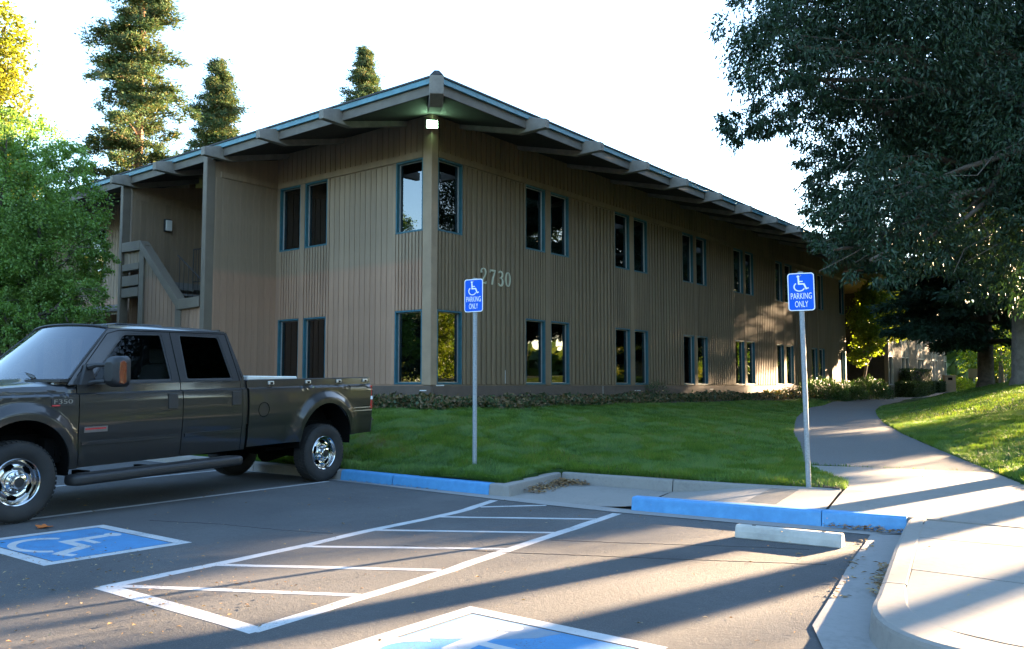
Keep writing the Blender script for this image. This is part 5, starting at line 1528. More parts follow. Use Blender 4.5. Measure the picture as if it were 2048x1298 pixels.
# wheels
TR_, RIM = .402, .232
def make_wheel():
    w = bpy.data.objects.new('wheel', None); col.objects.link(w); w.parent = truck
    F_ = lambda x, y, h: (x, h, y)             # axle along y, outside is +y
    prof = [(RIM - .012, .075), (RIM + .004, .098), (RIM + .02, .112), (.30, .128), (.345, .130), (.372, .120), (.388, .104), (.398, .085), (TR_, .05), (TR_ + .002, 0), (TR_, -.05), (.398, -.085), (.385, -.108), (.345, -.130), (.28, -.128), (RIM, -.10)]
    ty = MB().lathe(prof, F_, 64)
    ty.build('tyre', M['tyre_rubber'], w, smooth=R(50))
    td = MB()
    for k in range(52):
        a = 2 * math.pi * k / 52
        for h0, h1, sh in ((.062, .106, 0), (.012, .052, .03), (-.04, .004, .06), (-.095, -.05, .02)):
            aa = a + sh; c_, s_ = math.cos(aa), math.sin(aa); hw = .016
            r0, r1 = .392 if abs(h0 + h1) > .1 else .398, (.402 if h0 > .05 or h1 < -.04 else .407)
            Q = lambda r, t, h: (r * c_ - t * s_, h, r * s_ + t * c_)
            td.hexa([Q(r0, -hw, h0), Q(r0, hw, h0), Q(r0, hw, h1), Q(r0, -hw, h1)], [Q(r1, -hw, h0), Q(r1, hw, h0), Q(r1, hw, h1), Q(r1, -hw, h1)])
    td.build('tread', M['tyre_rubber'], w)
    # rim: lip, barrel and a dished disc pierced by five oval slots
    rim = MB().lathe([(RIM - .004, .078), (RIM + .006, .098), (RIM - .002, .104), (RIM - .012, .098), (RIM - .018, .080), (RIM - .030, .062), (RIM - .036, .035)], F_, 64)
    rr_ = [.198, .190, .182, .172, .160, .148, .138, .130, .122, .116, .108]
    hh_ = [.034, .044, .052, .058, .062, .064, .064, .062, .058, .058, .062]
    na = 120; base = len(rim.v)
    for k in range(na):
        a = 2 * math.pi * k / na
        for r_, h in zip(rr_, hh_): rim.v.append((r_ * math.cos(a), h, r_ * math.sin(a)))
    m = len(rr_)
    for k in range(na):
        for i in range(m - 1):
            a = 2 * math.pi * (k + .5) / na; r_ = (rr_[i] + rr_[i+1]) / 2
            da = (a - R(78) + math.pi / 5) % (2 * math.pi / 5) - math.pi / 5
            if (da * .16 / .056) ** 2 + ((r_ - .159) / .027) ** 2 < 1: continue
            a_, b_ = base + k * m + i, base + ((k + 1) % na) * m + i
            rim.f.append((a_, b_, b_ + 1, a_ + 1))
    rim.build('rim', M['chrome'], w, smooth=R(40))
    MB().lathe([(.215, .02), (.0, .02)], F_, 32).lathe([(.05, -.11), (.22, -.10)], F_, 24).build('brake_drum', M['dark_under'], w)
    hub = MB().lathe([(.112, .062), (.104, .075), (.085, .080), (.072, .085), (.068, .125), (.062, .134), (.050, .136)], F_, 40)
    hub.build('hub', M['chrome'], w, smooth=R(35))
    MB().lathe([(.052, .133), (.046, .128), (.0, .130)], F_, 24).build('hub_cap', M['black_plastic'], w)
    for k in range(8):
        a = 2 * math.pi * k / 8 + .2
        MB().tube([(.092 * math.cos(a), .070, .092 * math.sin(a)), (.092 * math.cos(a), .108, .092 * math.sin(a)), (.092 * math.cos(a), .114, .092 * math.sin(a))], [.0125, .0125, .006], 6).build('lug_nut', M['chrome'], w)
    return w
wh = make_wheel()
for i, (x, sgn, spin) in enumerate(((WB, 1, .25), (0, 1, 2.3), (WB, -1, .7), (0, -1, 1.1))):
    o = wh if i == 0 else copy_tree(wh, truck)
    o.parent = truck
    o.location = (x, sgn * .865, TR_)
    o.rotation_euler = (0, spin, 0 if sgn > 0 else math.pi)
# white lidded toolbox across the bed
tb = tag(empty('toolbox', (-.941, -.49, 0), R(-82.48)), 'pale lidded toolbox lying across the front of the truck bed', 'toolbox')
MB().box(.50, 1.30, -.80, .80, 1.02, 1.39).build('box_body', M['aluminium'], tb, bevel=.01)
MB().box(.42, 1.32, -.835, .835, 1.392, 1.478).build('lid', M['toolbox_lid'], tb, bevel=.012)
# ------------------------------------------------------------------ foliage builders
def leaf_cloud(P, D, L, Wd, rng, fold=.0):
    """diamond leaves: base points P, directions D, lengths L, widths Wd"""
    n = len(P)
    D = D / np.maximum(np.linalg.norm(D, axis=1, keepdims=True), 1e-6)
    r = rng.normal(size=(n, 3)); s = np.cross(D, r); s /= np.maximum(np.linalg.norm(s, axis=1, keepdims=True), 1e-6)
    nn = np.cross(s, D)
    v = np.empty((n, 4, 3), dtype=np.float32)
    v[:, 0] = P
    v[:, 1] = P + D * (L * .45)[:, None] + s * (Wd * .5)[:, None] + nn * (L * .06)[:, None]
    v[:, 2] = P + D * L[:, None] - nn * (L * .12)[:, None]
    v[:, 3] = P + D * (L * .45)[:, None] - s * (Wd * .5)[:, None] + nn * (L * .06)[:, None]
    return v.reshape(-1, 3), np.arange(4 * n).reshape(-1, 4)
def blob_points(blobs, n, rng, shell=.55, clump=.22, per=60, squash=.75):
    """clumps scattered through ellipsoids, denser at their skin"""
    b = np.array(blobs); vol = b[:, 3] ** 2.2
    nc = max(1, n // per)
    k = rng.choice(len(b), nc, p=vol / vol.sum())
    d = rng.normal(size=(nc, 3)); d /= np.linalg.norm(d, axis=1, keepdims=True)
    r = (shell + (1 - shell) * rng.random(nc) ** .6)
    c = b[k, :3] + d * (r * b[k, 3])[:, None] * [1, 1, .92]
    sz = clump * (.6 + .8 * rng.random(nc)) * np.clip(b[k, 3], .5, 1.5)
    q = rng.normal(size=(nc, per, 3)) * .5
    P = c[:, None] + q * sz[:, None, None] * [1, 1, squash]
    O = np.repeat(d[:, None], per, 1)
    return P.reshape(-1, 3), O.reshape(-1, 3)
def broad_crown(name, parent, mat, blobs, n, ll, lw, rng, droop=.5, clump=.22, shell=.55, per=60, spread=1.0):
    P, O = blob_points(blobs, n, rng, shell, clump, per)
    n = len(P)
    D = O * .6 + rng.normal(size=(n, 3)) * spread * .7 + np.array([0, 0, -droop])
    v, f = leaf_cloud(P, D, ll * rng.uniform(.65, 1.25, n), lw * rng.uniform(.7, 1.2, n), rng)
    return link_mesh(name, np_mesh(name, v, f), M[mat], parent)
def tree_root(name, loc, label, cat='tree', group=None):
    return tag(empty(name, loc), label, cat, group)
def wood(name, parent, paths, mat, seg=9):
    """paths: list of (points in world, radii); parent is an Empty at some location"""
    mb = MB()
    for pts, rad in paths: mb.tube(pts, rad, seg)
    o = mb.build(name, M[mat], parent, smooth=R(60)); o.location = -Vector(parent.location); return o
def at_parent(o, parent): o.location = -Vector(parent.location); return o
def wiggle(a, b, n, amp, rng, sag=0):
    a, b = np.array(a, float), np.array(b, float); out = []
    for i in range(n + 1):
        t = i / n; p = a + (b - a) * t + rng.normal(size=3) * amp * (math.sin(math.pi * t)); p[2] += sag * math.sin(math.pi * t); out.append(tuple(p))
    return out
def limbs_to(blobs, fork, rng, k, r0, r1, jit=.25):
    paths = []
    for i in rng.choice(len(blobs), min(k, len(blobs)), replace=False):
        b = blobs[i]
        m = wiggle(fork, b[:3], 7, jit, rng, .4)
        paths.append((m, np.linspace(r0, r1, 8)))
        for j in range(3):
            e = np.array(b[:3]) + rng.normal(size=3) * b[3] * .6
            paths.append((wiggle(m[4 + j], e, 4, .12, rng), np.linspace(r1 * .8, .005, 5)))
    return paths

# --- big evergreen ash whose branches fill the upper right
rng = np.random.default_rng(11)
BIG = [(4.43, 4.51, 7.2, 0.62), (4.93, 4.67, 6.71, 0.85), (4.17, 4.6, 5.51, 0.33), (4.7, 4.58, 5.65, 0.43), (4.88, 4.56, 6.29, 0.69), (5.08, 5.31, 5.72, 0.48), (4.87, 7.71, 7.41, 1.18), (5.08, 6.02, 5.04, 0.48), (5.04, 7.16, 4.47, 0.66), (5.46, 5.08, 3.45, 0.42), (5.52, 6.52, 5.77, 1.0), (6.31, 5.99, 6.71, 1.33), (6.28, 5.5, 4.2, 0.91), (6.03, 5.01, 3.23, 0.45), (6.6, 5.93, 3.6, 0.69), (6.86, 9.3, 7.62, 1.64), (6.65, 8.7, 5.62, 1.43), (7.2, 9.03, 4.5, 1.33), (7.03, 8.87, 3.5, 0.8), (8.08, 6.99, 5.4, 1.37), (8.09, 7.52, 3.66, 1.18), (6.39, 7.6, 5.86, 1.28), (5.23, 7.16, 8.27, 1.31), (4.77, 5.88, 7.93, 0.75), (4.16, 5.45, 8.57, 0.67), (6.82, 5.54, 7.86, 1.48), (7.79, 8.59, 8.52, 1.7), (9.46, 10.18, 7.26, 2.15), (9.36, 9.37, 4.9, 1.5), (10.67, 8.94, 5.97, 1.9), (9.22, 9.12, 9.17, 2.05), (5.48, 5.07, 8.67, 1.31), (6.96, 9.4, 11.05, 2.01),
       (5.3, 6.2, 4.7, .6), (5.6, 6.3, 4.0, .6), (5.35, 5.6, 4.1, .5), (5.9, 7.2, 4.2, .7), (5.5, 5.9, 3.7, .45),
       (10.5, 12.5, 7.5, 2.2), (12, 11, 8.5, 2.0), (8.2, 12.8, 7.4, 2.0), (9, 11, 11.5, 2.2)]
bt = tree_root('shade_tree', (9.39, 10.64, gz1(9.39, 10.64)), 'huge dark leafy tree whose drooping branches hang into the upper right sky')
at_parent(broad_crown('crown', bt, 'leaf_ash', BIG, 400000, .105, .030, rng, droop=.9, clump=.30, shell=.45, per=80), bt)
fork = (9.3, 10.4, 4.2)
paths = [([(9.39, 10.64, gz1(9.39, 10.64) - .2), (9.37, 10.6, 1.6), (9.34, 10.5, 3.0), fork], [.34, .235, .215, .21])]
paths += [([fork, (8.6, 9.8, 5.3), (7.62, 9.01, 5.75), (6.82, 7.75, 5.64), (5.9, 6.4, 5.9), (5.2, 5.3, 6.3)], [.17, .14, .11, .08, .05, .02]), ([(7.62, 9.01, 5.75), (6.97, 7.87, 6.13), (6.3, 7.0, 6.8), (5.5, 6.4, 7.6)], [.08, .06, .045, .015])]
paths += limbs_to(BIG, (9.2, 10.2, 5.0), rng, 22, .10, .022)
wood('trunk', bt, paths, 'bark')

# --- camphor-like tree at the left, in front of the stair tower
rng = np.random.default_rng(12)
LEFT = [(-12.06, 0.32, 6.97, 1.02), (-10.64, 0.62, 6.34, 0.72), (-10.9, -0.21, 5.29, 1.25), (-11.07, 1.2, 5.54, 0.79), (-10.91, 0.48, 4.47, 1.25), (-10.66, 1.45, 4.32, 0.55), (-11.91, 0.39, 3.36, 1.25), (-10.37, 0.73, 3.18, 0.85), (-11.98, -0.76, 6.14, 1.36), (-12.33, -0.57, 4.47, 1.59), (-9.85, 1.04, 4.88, 0.40), (-10.85, -0.45, 7.0, 0.57), (-11.45, -0.63, 3.03, 1.0), (-10.91, 1.08, 6.55, 0.48), (-9.25, 0.65, 3.31, 0.42), (-10.34, -0.42, 2.6, 0.6), (-13.5, -.2, 5.2, 1.7), (-13.2, .5, 3.6, 1.4), (-9.7, .5, 2.75, .4)]
lt = tree_root('leafy_tree', (-12.2, .2, gz1(-12.2, .2)), 'bright green bushy tree hiding the left end of the building')
at_parent(broad_crown('crown', lt, 'leaf_camphor', LEFT, 130000, .074, .040, rng, droop=.35, clump=.17, shell=.66, per=46), lt)
fk = (-12.0, .1, 2.4)
paths = [([(-12.2, .2, gz1(-12.2, .2) - .2), (-12.1, .15, 1.3), fk], [.20, .14, .12])] + limbs_to(LEFT, fk, rng, 14, .07, .015)
wood('trunk', lt, paths, 'bark')

# --- sunlit yellow-green tree further back at the left edge
rng = np.random.default_rng(13)
YEL = [(-30.18, 6.2, 16.61, 1.5), (-29.65, 6.76, 15.07, 0.94), (-29.67, 6.67, 13.53, 1.05), (-30.43, 6.0, 13.97, 1.68), (-29.2, 7.14, 13.32, 0.52), (-30.69, 5.8, 11.79, 1.68), (-29.79, 6.65, 16.83, 0.7), (-31.5, 5, 17.5, 2), (-32, 5, 14.5, 2.2), (-31.5, 6, 11, 2.2), (-30.5, 7, 9.5, 2)]
yt = tree_root('yellow_tree', (-31.6, 5.6, gz1(-31.6, 5.6)), 'sunlit yellow-green treetop at the left edge, above the bushy green tree')
at_parent(broad_crown('crown', yt, 'leaf_yellow', YEL, 26000, .19, .13, rng, droop=.3, clump=.34, shell=.4, per=26), yt)
wood('trunk', yt, [([(-31.6, 5.6, .7), (-31.5, 5.7, 6), (-31.2, 5.8, 11)], [.35, .28, .2])] + limbs_to(YEL, (-31.2, 5.8, 10), rng, 9, .12, .03), 'bark')

# --- redwoods behind the roof
def side_(e): return np.array([-e[1], e[0], 0.0])
def redwood(loc, h, rmax, z0, seed, label, nb=1.0, leafn=46):
    rng = np.random.default_rng(seed)
    x, y = loc; zb = gz1(x, min(y, 60))
    root = tree_root('redwood_tree', (x, y, zb), label, 'tree', 'redwoods behind the roof')
    T = []; P = []; D = []
    T.append(([(x, y, zb - .3), (x + .02, y, zb + h * .4), (x - .03, y, zb + h * .75), (x, y, zb + h)], [h * .011 + .05, h * .0085, h * .005, .012]))
    z = z0
    while z < h - .15:
        t = (z - z0) / (h - z0)
        nbr = 3 + int(rng.random() * 3)
        for b in range(nbr):
            a = rng.uniform(0, 2 * math.pi)
            prof = (1 - t) ** .72 * (1 if t > .12 else .72 + t * 2.3)
            L = rmax * prof * rng.uniform(.55, 1.18) + .22 * (1 - t) + .05
            up = rng.uniform(.05, .32) + .45 * t
            e = np.array([math.cos(a), math.sin(a), 0.0])
            zz = zb + z + rng.uniform(-.15, .15)
            n = 6; pts = []
            for i in range(n + 1):
                s = i / n; pts.append((x + e[0] * L * s, y + e[1] * L * s, zz + L * (up * s - .42 * s * s)))
            T.append((pts[:6], np.linspace(.018 + .012 * L, .006, 6)))
            nk = int(4 + 4.2 * L)
            for q in range(nk):
                sq = rng.uniform(.0, 1.0) ** .8
                w_ = (.10 + .34 * L * (1.05 - sq)) * rng.uniform(-1, 1)
                c0 = np.array([x + e[0] * L * sq, y + e[1] * L * sq, zz + L * (up * sq - .42 * sq * sq)]) + side_(e) * w_
                m = int(leafn * .95 * rng.uniform(.6, 1.3))
                sg = rng.uniform(.13, .25)
                P.append(c0 + rng.normal(size=(m, 3)) * [sg, sg, sg * .62])
                D.append(np.tile(e * .7 + side_(e) * np.sign(w_) * .6 + np.array([0, 0, .12]), (m, 1)) + rng.normal(size=(m, 3)) * .5)
        z += (.26 + .22 * (1 - t)) * rng.uniform(.5, 1.5)
    P = np.concatenate(P); D = np.concatenate(D); n = len(P)
    v, f = leaf_cloud(P, D, rng.uniform(.13, .30, n), rng.uniform(.045, .10, n), rng)
    at_parent(link_mesh('crown', np_mesh('crown', v, f), M['needle_redwood'], root), root)
    mb = MB()
    for i, (p, r_) in enumerate(T): mb.tube(p, r_, 8 if i == 0 else 4, False)
    at_parent(mb.build('trunk', M['redwood_bark'], root), root)
    return root
redwood((-35.6, 15.9), 30.0, 4.2, 5, 21, 'tallest redwood, rising out of the picture behind the low roof end', 1.0)
redwood((-42.0, 24.9), 22.6, 4.5, 4, 22, 'mid-sized redwood standing just right of the tallest one, behind the roof', 1.0)
redwood((-37.0, 33.8), 25.2, 4.7, 6, 23, 'redwood tip poking above the middle of the left roof slope', 1.0)
redwood((-41.8, 18.4), 12.0, 3.6, 2, 24, 'low redwood filling in beneath the two taller ones at the roof edge', 1.0)

# --- cedar beyond the lawn with layered, drooping boughs
def cedar(loc, h, label, seed, boughs, trunk_r, mat_bark='bark', leafn=420):
    rng = np.random.default_rng(seed)
    x, y = loc; zb = gz1(x, y)
    root = tree_root('cedar_tree', (x, y, zb), label)
    T = [([(x, y, zb - .3), (x, y, zb + .25), (x + .03, y, zb + 2.5), (x, y + .05, zb + h * .6), (x, y, zb + h)], [trunk_r * 1.5, trunk_r * 1.08, trunk_r * .92, trunk_r * .6, .04])]
    P, D = [], []
    for (z, a, L, droop) in boughs:
        e = np.array([math.cos(R(a)), math.sin(R(a)), 0]); side = np.array([-e[1], e[0], 0])
        n = 7; s = np.linspace(0, 1, n)
        c = np.stack([x + e[0] * L * s, y + e[1] * L * s, zb + z + L * (.10 * s - droop * s * s)], 1)
        T.append(([tuple(p) for p in c], np.linspace(.05 + .012 * L, .008, n)))
        for k in range(9):
            s0 = rng.uniform(.25, .95); l2 = L * .36 * (1.1 - s0) + .3; sg = rng.choice([-1, 1])
            b0 = np.array([np.interp(s0, s, c[:, i]) for i in range(3)])
            b1 = b0 + (side * sg * .8 + e * .55) * l2 + [0, 0, -.22 * l2]
            T.append(([tuple(b0), tuple((b0 + b1) / 2 + [0, 0, .03]), tuple(b1)], [.016, .010, .004]))
            m = int(leafn * .09 * L * .7)
            q = rng.random(m)[:, None]
            P.append(b0 + (b1 - b0) * q + rng.normal(size=(m, 3)) * [.13, .13, .07]); D.append(np.tile((b1 - b0) / l2, (m, 1)) + rng.normal(size=(m, 3)) * .5 + [0, 0, -.35])
        m = int(leafn * L * .35)
        q = rng.uniform(.3, 1.02, m)
        cc = np.stack([np.interp(q, s, c[:, i]) for i in range(3)], 1) + rng.normal(size=(m, 3)) * [.2, .2, .09]
        P.append(cc); D.append(np.tile(e, (m, 1)) + rng.normal(size=(m, 3)) * .6 + [0, 0, -.4])
    P = np.concatenate(P); D = np.concatenate(D); n = len(P)
    v, f = leaf_cloud(P, D, rng.uniform(.16, .36, n), rng.uniform(.05, .10, n), rng)
    at_parent(link_mesh('crown', np_mesh('crown', v, f), M['needle_cedar'], root), root)
    wood('trunk', root, T, mat_bark, 7)
    return root
rb_ = np.random.default_rng(31)
bo = []
for z in np.arange(1.9, 13, .62):
    for k in range(4):
        a = rb_.uniform(0, 360)
        bo.append((z + rb_.uniform(-.2, .2), a, (4.2 - z * .17) * rb_.uniform(.6, 1.1), rb_.uniform(.12, .26)))
# heavy boughs sweeping left across the far wing
bo += [(3.1, 222, 4.0, .20), (2.6, 236, 4.5, .20), (2.4, 212, 3.3, .18), (3.6, 230, 4.6, .20), (3.9, 245, 4.8, .18), (2.2, 250, 4.2, .16), (4.5, 220, 4.2, .18), (4.8, 240, 4.8, .2)]
cedar((3.3, 31.4), 15, 'dark cedar beyond the lawn, boughs sweeping left across the pale wing', 32, bo, .30)
bo = []
for z in np.arange(3.4, 13, .55):
    for k in range(5):
        bo.append((z + rb_.uniform(-.2, .2), rb_.uniform(0, 360), (5.8 - abs(z - 6) * .35) * rb_.uniform(.6, 1.1), rb_.uniform(.10, .25)))
for z in np.arange(2.6, 6.6, .42):  # extra low boughs, added to keep sun off the front lawn
    for k in range(3): bo.append((z, rb_.uniform(-75, 60), rb_.uniform(4.6, 6.4), rb_.uniform(.06, .14)))
cedar((5.35, 26.3), 14, 'thick grey trunked conifer at the right edge of the lawn, right of the cedar', 33, bo, .42, 'pale_bark', 380)

# --- trees outside the frame to the right: some known by trunk stripes or window reflections, others added for shade
def shade(loc, r, h, label, seed, tr_, blobs, mat='leaf_ash', n=42000, ll=.17):
    rng = np.random.default_rng(seed); x, y = loc; zb = gz1(x, min(y, 60))
    root = tree_root('shade_tree', (x, y, zb), label)
    B = [(x + a, y + b, c, d) for a, b, c, d in blobs]
    at_parent(broad_crown('crown', root, mat, B, n, ll, ll * .36, rng, droop=.5, clump=.34, shell=.4, per=40), root)
    fk = (x, y, min(b[2] for b in B) + .8)
    wood('trunk', root, [([(x, y, zb - .2), (x + .03, y, zb + .3), (x, y, zb + 2), fk], [tr_ * 1.35, tr_ * 1.03, tr_, tr_ * .95])] + limbs_to(B, fk, rng, 9, tr_ * .5, .03), 'bark')
    return root
def ball(r0, z0, z1, n, seed, rb=1.8):
    g_ = random.Random(seed); out = []
    for k in range(n):
        a = g_.uniform(0, 6.28); r = r0 * math.sqrt(g_.random()); out.append((r * math.cos(a), r * math.sin(a), g_.uniform(z0, z1), rb * g_.uniform(.7, 1.1)))
    return out
shade((11.66, 15.7), 5, 12, 'broad tree outside the right edge, second trunk from the lot', 41, .265, ball(4.0, 6.8, 11.5, 16, 1))
shade((14.26, 21.3), 5, 12, 'slim trunked tree outside the right edge, farthest from the lot', 42, .175, ball(3.6, 8.2, 12, 12, 2))

shade((7.2, 40), 5, 12, 'dense broad unseen tree beyond the lawn, added to shade the long wall', 43, .3, ball(4.2, 4.5, 13, 22, 3, 2.4), n=46000, ll=.24)  # unseen, added so its crown keeps low sun off the long wall
shade((9.5, 52), 6, 12, 'broad unseen tree far beyond the lawn, added to shade wall and lawn', 44, .3, ball(4.8, 4.0, 14, 22, 4, 2.6), 'leaf_camphor', n=46000, ll=.26)  # unseen, added as a sun blocker for the long wall and lawn
shade((6.5, 56), 6, 12, 'unseen tree behind the cedar, added to shade the long wall', 45, .3, ball(3.6, 5.0, 14, 18, 5, 2.4), n=46000, ll=.26)  # out of view, added to block sun on the long wall
shade((26, 34), 6, 12, 'sunlit tree across the lawn, mirrored in the lower windows', 46, .3, ball(4.2, 3.2, 8, 18, 6, 2.2), 'leaf_maple', n=30000, ll=.24)
shade((33, 24), 6, 12, 'yellowing tree across the lawn, mirrored in the windows', 47, .3, ball(4.2, 3.2, 9, 18, 7, 2.2), 'leaf_maple', n=30000, ll=.24)
shade((22, 60), 6, 12, 'tall tree far to the right, mirrored in the windows', 48, .35, ball(5.5, 3.5, 11, 22, 8, 2.8), 'leaf_yellow', n=30000, ll=.3)
shade((38, 48), 6, 12, 'distant rounded tree far to the right of the lawn', 49, .35, ball(5.5, 3.5, 11, 22, 9, 2.8), 'leaf_camphor', n=30000, ll=.3)
shade((18.5, 10.5), 6, 12, 'dark trunked tree by the sidewalk outside the right edge', 50, .3, ball(4.0, 4.6, 10, 16, 10, 2.0), n=36000, ll=.2)
shade((0.8, 47), 6, 12, 'high crowned tree added behind the cedar to shade the long wall', 51, .28, ball(3.0, 10.2, 14.5, 16, 11, 1.9), n=44000, ll=.24)  # added sun blocker; high crown leaves the wall's far end lit
shade((14.6, 33), 6, 12, 'high crowned tree added outside the right edge to shade the big crown', 52, .2, ball(4.6, 9.6, 14.5, 20, 12, 2.2), n=52000, ll=.24)  # added to shade the big tree while sun still passes below
shade((3.8, 57), 6, 10, 'low branched tree added beyond the cedar to shade the far shrubs', 53, .22, ball(2.4, 2.7, 5.0, 14, 13, 1.3), 'leaf_camphor', n=26000, ll=.22)  # added to block low sun on the shrubs, kept below the maple's light
# --- maple, shrubs and hedges by the entrance
rng = np.random.default_rng(51)
MAP = [(-2.45, 37.29, 5.5, 0.9), (-2.6, 35.93, 4.63, 0.88), (-2.2, 38.72, 5.2, 0.92), (-2.5, 36.14, 3.5, 0.7), (-1.9, 38.95, 4.25, 0.65), (-2.7, 34.71, 2.8, 0.45), (-2.2, 38.66, 6.2, 0.65), (-2.4, 36.6, 6.0, .7)]
mp = tree_root('maple_tree', (-2.75, 35.6, gz1(-2.75, 35.6)), 'small yellow-green maple growing by the far end of the ribbed wall')
at_parent(broad_crown('crown', mp, 'leaf_maple', MAP, 15000, .13, .10, rng, droop=.2, clump=.3, shell=.3, per=22), mp)
z0 = gz1(-2.75, 35.6)
wood('trunk', mp, [([(-2.75, 35.6, z0 - .1), (-2.72, 35.7, z0 + .9), (-2.65, 36.0, z0 + 1.7)], [.10, .075, .06])] + limbs_to(MAP, (-2.65, 36.0, z0 + 1.6), rng, 7, .045, .012, .12), 'bark')
# bright sunlit trees far beyond, seen under the cedar boughs
def far_tree(loc, label, seed, zs, r0, n, mat, ll):
    rng = np.random.default_rng(seed); x, y = loc; zb = gz1(x, min(y, 60))
    root = tree_root('broadleaf_tree', (x, y, zb), label)
    B = [(x + a, y + b, c, d) for a, b, c, d in ball(r0, zs[0], zs[1], 12, seed, r0 * .5)]
    at_parent(broad_crown('crown', root, mat, B, n, ll, ll * .7, rng, droop=.2, clump=.3, shell=.4, per=24), root)
    wood('trunk', root, [([(x, y, zb - .2), (x, y, zb + 1.5), (x, y, zs[0] + 1)], [.22, .18, .12])] + limbs_to(B, (x, y, zs[0] + .8), rng, 6, .08, .02), 'bark')
far_tree((-1.2, 66), 'sunlit yellow tree glimpsed beyond the end of the pale wing', 61, (2.6, 7.5), 3.2, 9000, 'leaf_maple', .22)
far_tree((1.6, 74), 'pale green tree behind the far tan sign', 62, (3.0, 9), 3.6, 9000, 'leaf_yellow', .24)
far_tree((-3.0, 80), 'green tree closing the far end of the path', 63, (3.0, 11), 4.5, 9000, 'leaf_maple', .26)
def shrub(loc, rx, ry, h, n, mat, label, seed, ll=.09, group=None, name='shrub', cat='shrub'):
    rng = np.random.default_rng(seed); x, y = loc; zb = gz1(x, y)
    root = tag(empty(name, (x, y, zb)), label, cat, group)
    d = rng.normal(size=(n, 3)); d /= np.linalg.norm(d, axis=1, keepdims=True); d[:, 2] = np.abs(d[:, 2])
    lump = 1 + .16 * np.sin(d[:, 0] * 7 + seed) * np.cos(d[:, 1] * 6 + d[:, 2] * 5)
    r = (.62 + .38 * rng.random(n) ** .5) * lump
    P = d * r[:, None] * [rx, ry, h] + rng.normal(size=(n, 3)) * .05; P[:, 2] = np.maximum(P[:, 2], .02)
    v, f = leaf_cloud(P, d + rng.normal(size=(n, 3)) * .7 + [0, 0, .2], rng.uniform(.6, 1.2, n) * ll, rng.uniform(.3, .5, n) * ll, rng)
    link_mesh('foliage', np_mesh('foliage', v, f), M[mat], root)
    mb = MB()
    for k in range(9):
        a = k * .7; mb.tube([(.05 * math.cos(a), .05 * math.sin(a), -.1), (rx * .5 * math.cos(a), ry * .5 * math.sin(a), h * .5), (rx * .8 * math.cos(a), ry * .8 * math.sin(a), h * .75)], [.02, .012, .005], 5)
    mb.build('stems', M['bark'], root)
    return root
shrub((-2.45, 28.6), 1.05, 1.5, .78, 5200, 'leaf_shrub', 'low rounded dark shrub at the wall, nearest of the three by the path', 71)
shrub((-2.35, 31.3), 1.0, 1.3, .72, 4200, 'leaf_shrub', 'dark shrub between two others under the maple', 72)
shrub((-2.1, 34.0), 1.05, 1.5, .95, 5200, 'leaf_shrub', 'taller dark shrub beside the brick entrance wall', 73)
shrub((-2.6, 56.5), 1.2, 3.0, 1.0, 4000, 'leaf_maple', 'light green loose shrub at the far end of the pale wing', 74, .14)
shrub((-1.6, 60.5), .8, 1.2, .8, 2500, 'leaf_shrub', 'small dark shrub before the far tan sign', 75, .12)
def box_hedge(x0, x1, y0, y1, h, label, seed, n):
    rng = np.random.default_rng(seed); xm, ym = (x0 + x1) / 2, (y0 + y1) / 2; zb = gz1(xm, ym)
    root = tag(empty('box_hedge', (xm, ym, zb)), label, 'hedge', 'clipped hedges before the pale wing')
    P = rng.uniform(-.5, .5, (n, 3)); k = rng.integers(0, 5, n)
    P[k == 0, 0] = -.5; P[k == 1, 0] = .5; P[k == 2, 1] = -.5; P[k == 3, 1] = .5; P[k == 4, 2] = .5
    P = P * [x1 - x0, y1 - y0, h] + [0, 0, h / 2] + rng.normal(size=(n, 3)) * .025
    v, f = leaf_cloud(P, rng.normal(size=(n, 3)) + P * [.5, .2, .6], rng.uniform(.06, .11, n), rng.uniform(.03, .05, n), rng)
    link_mesh('foliage', np_mesh('foliage', v, f), M['leaf_hedge'], root)
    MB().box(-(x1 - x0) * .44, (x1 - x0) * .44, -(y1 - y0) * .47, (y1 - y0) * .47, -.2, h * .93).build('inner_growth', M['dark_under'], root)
box_hedge(-2.75, -1.75, 41.6, 46.4, .80, 'long clipped box hedge at the bend of the path', 81, 8000)
box_hedge(-2.4, -1.6, 47.1, 49.4, .60, 'short low box hedge left of the brown post', 82, 3000)
box_hedge(-3.3, -2.7, 45.0, 50.0, 1.35, 'rounded taller hedge against the pale wing windows', 83, 5000)
# brown waste post, far sign, small mound of stones
rt = tag(empty('waste_bin', (-1.45, 48.8, gz1(-1.45, 48.8)), R(20)), 'brown square waste bin beside the path before the pale wing', 'waste bin')
MB().box(-.30, .30, -.30, .30, -.1, .92).build('body', M['brick_orange'] if False else M['trim_brown'], rt, bevel=.01)
MB().box(-.33, .33, -.33, .33, .92, 1.0).build('lid', M['trim_brown'], rt, bevel=.01)
MB().box(-.12, .12, -.306, -.301, .70, .86).build('opening', M['dark_under'], rt)
fs_ = tag(empty('notice_sign', (-2.2, 60.9, gz1(-2.2, 60)), R(30)), 'blank tan board on a grey pole far down the path', 'sign')
MB().tube([(0, 0, -.2), (0, 0, 1.75)], .05, 8).build('post', M['galvanised'], fs_)
MB().box(-.38, .38, -.06, -.03, 1.15, 1.82).build('board', M['siding_pale'], fs_)

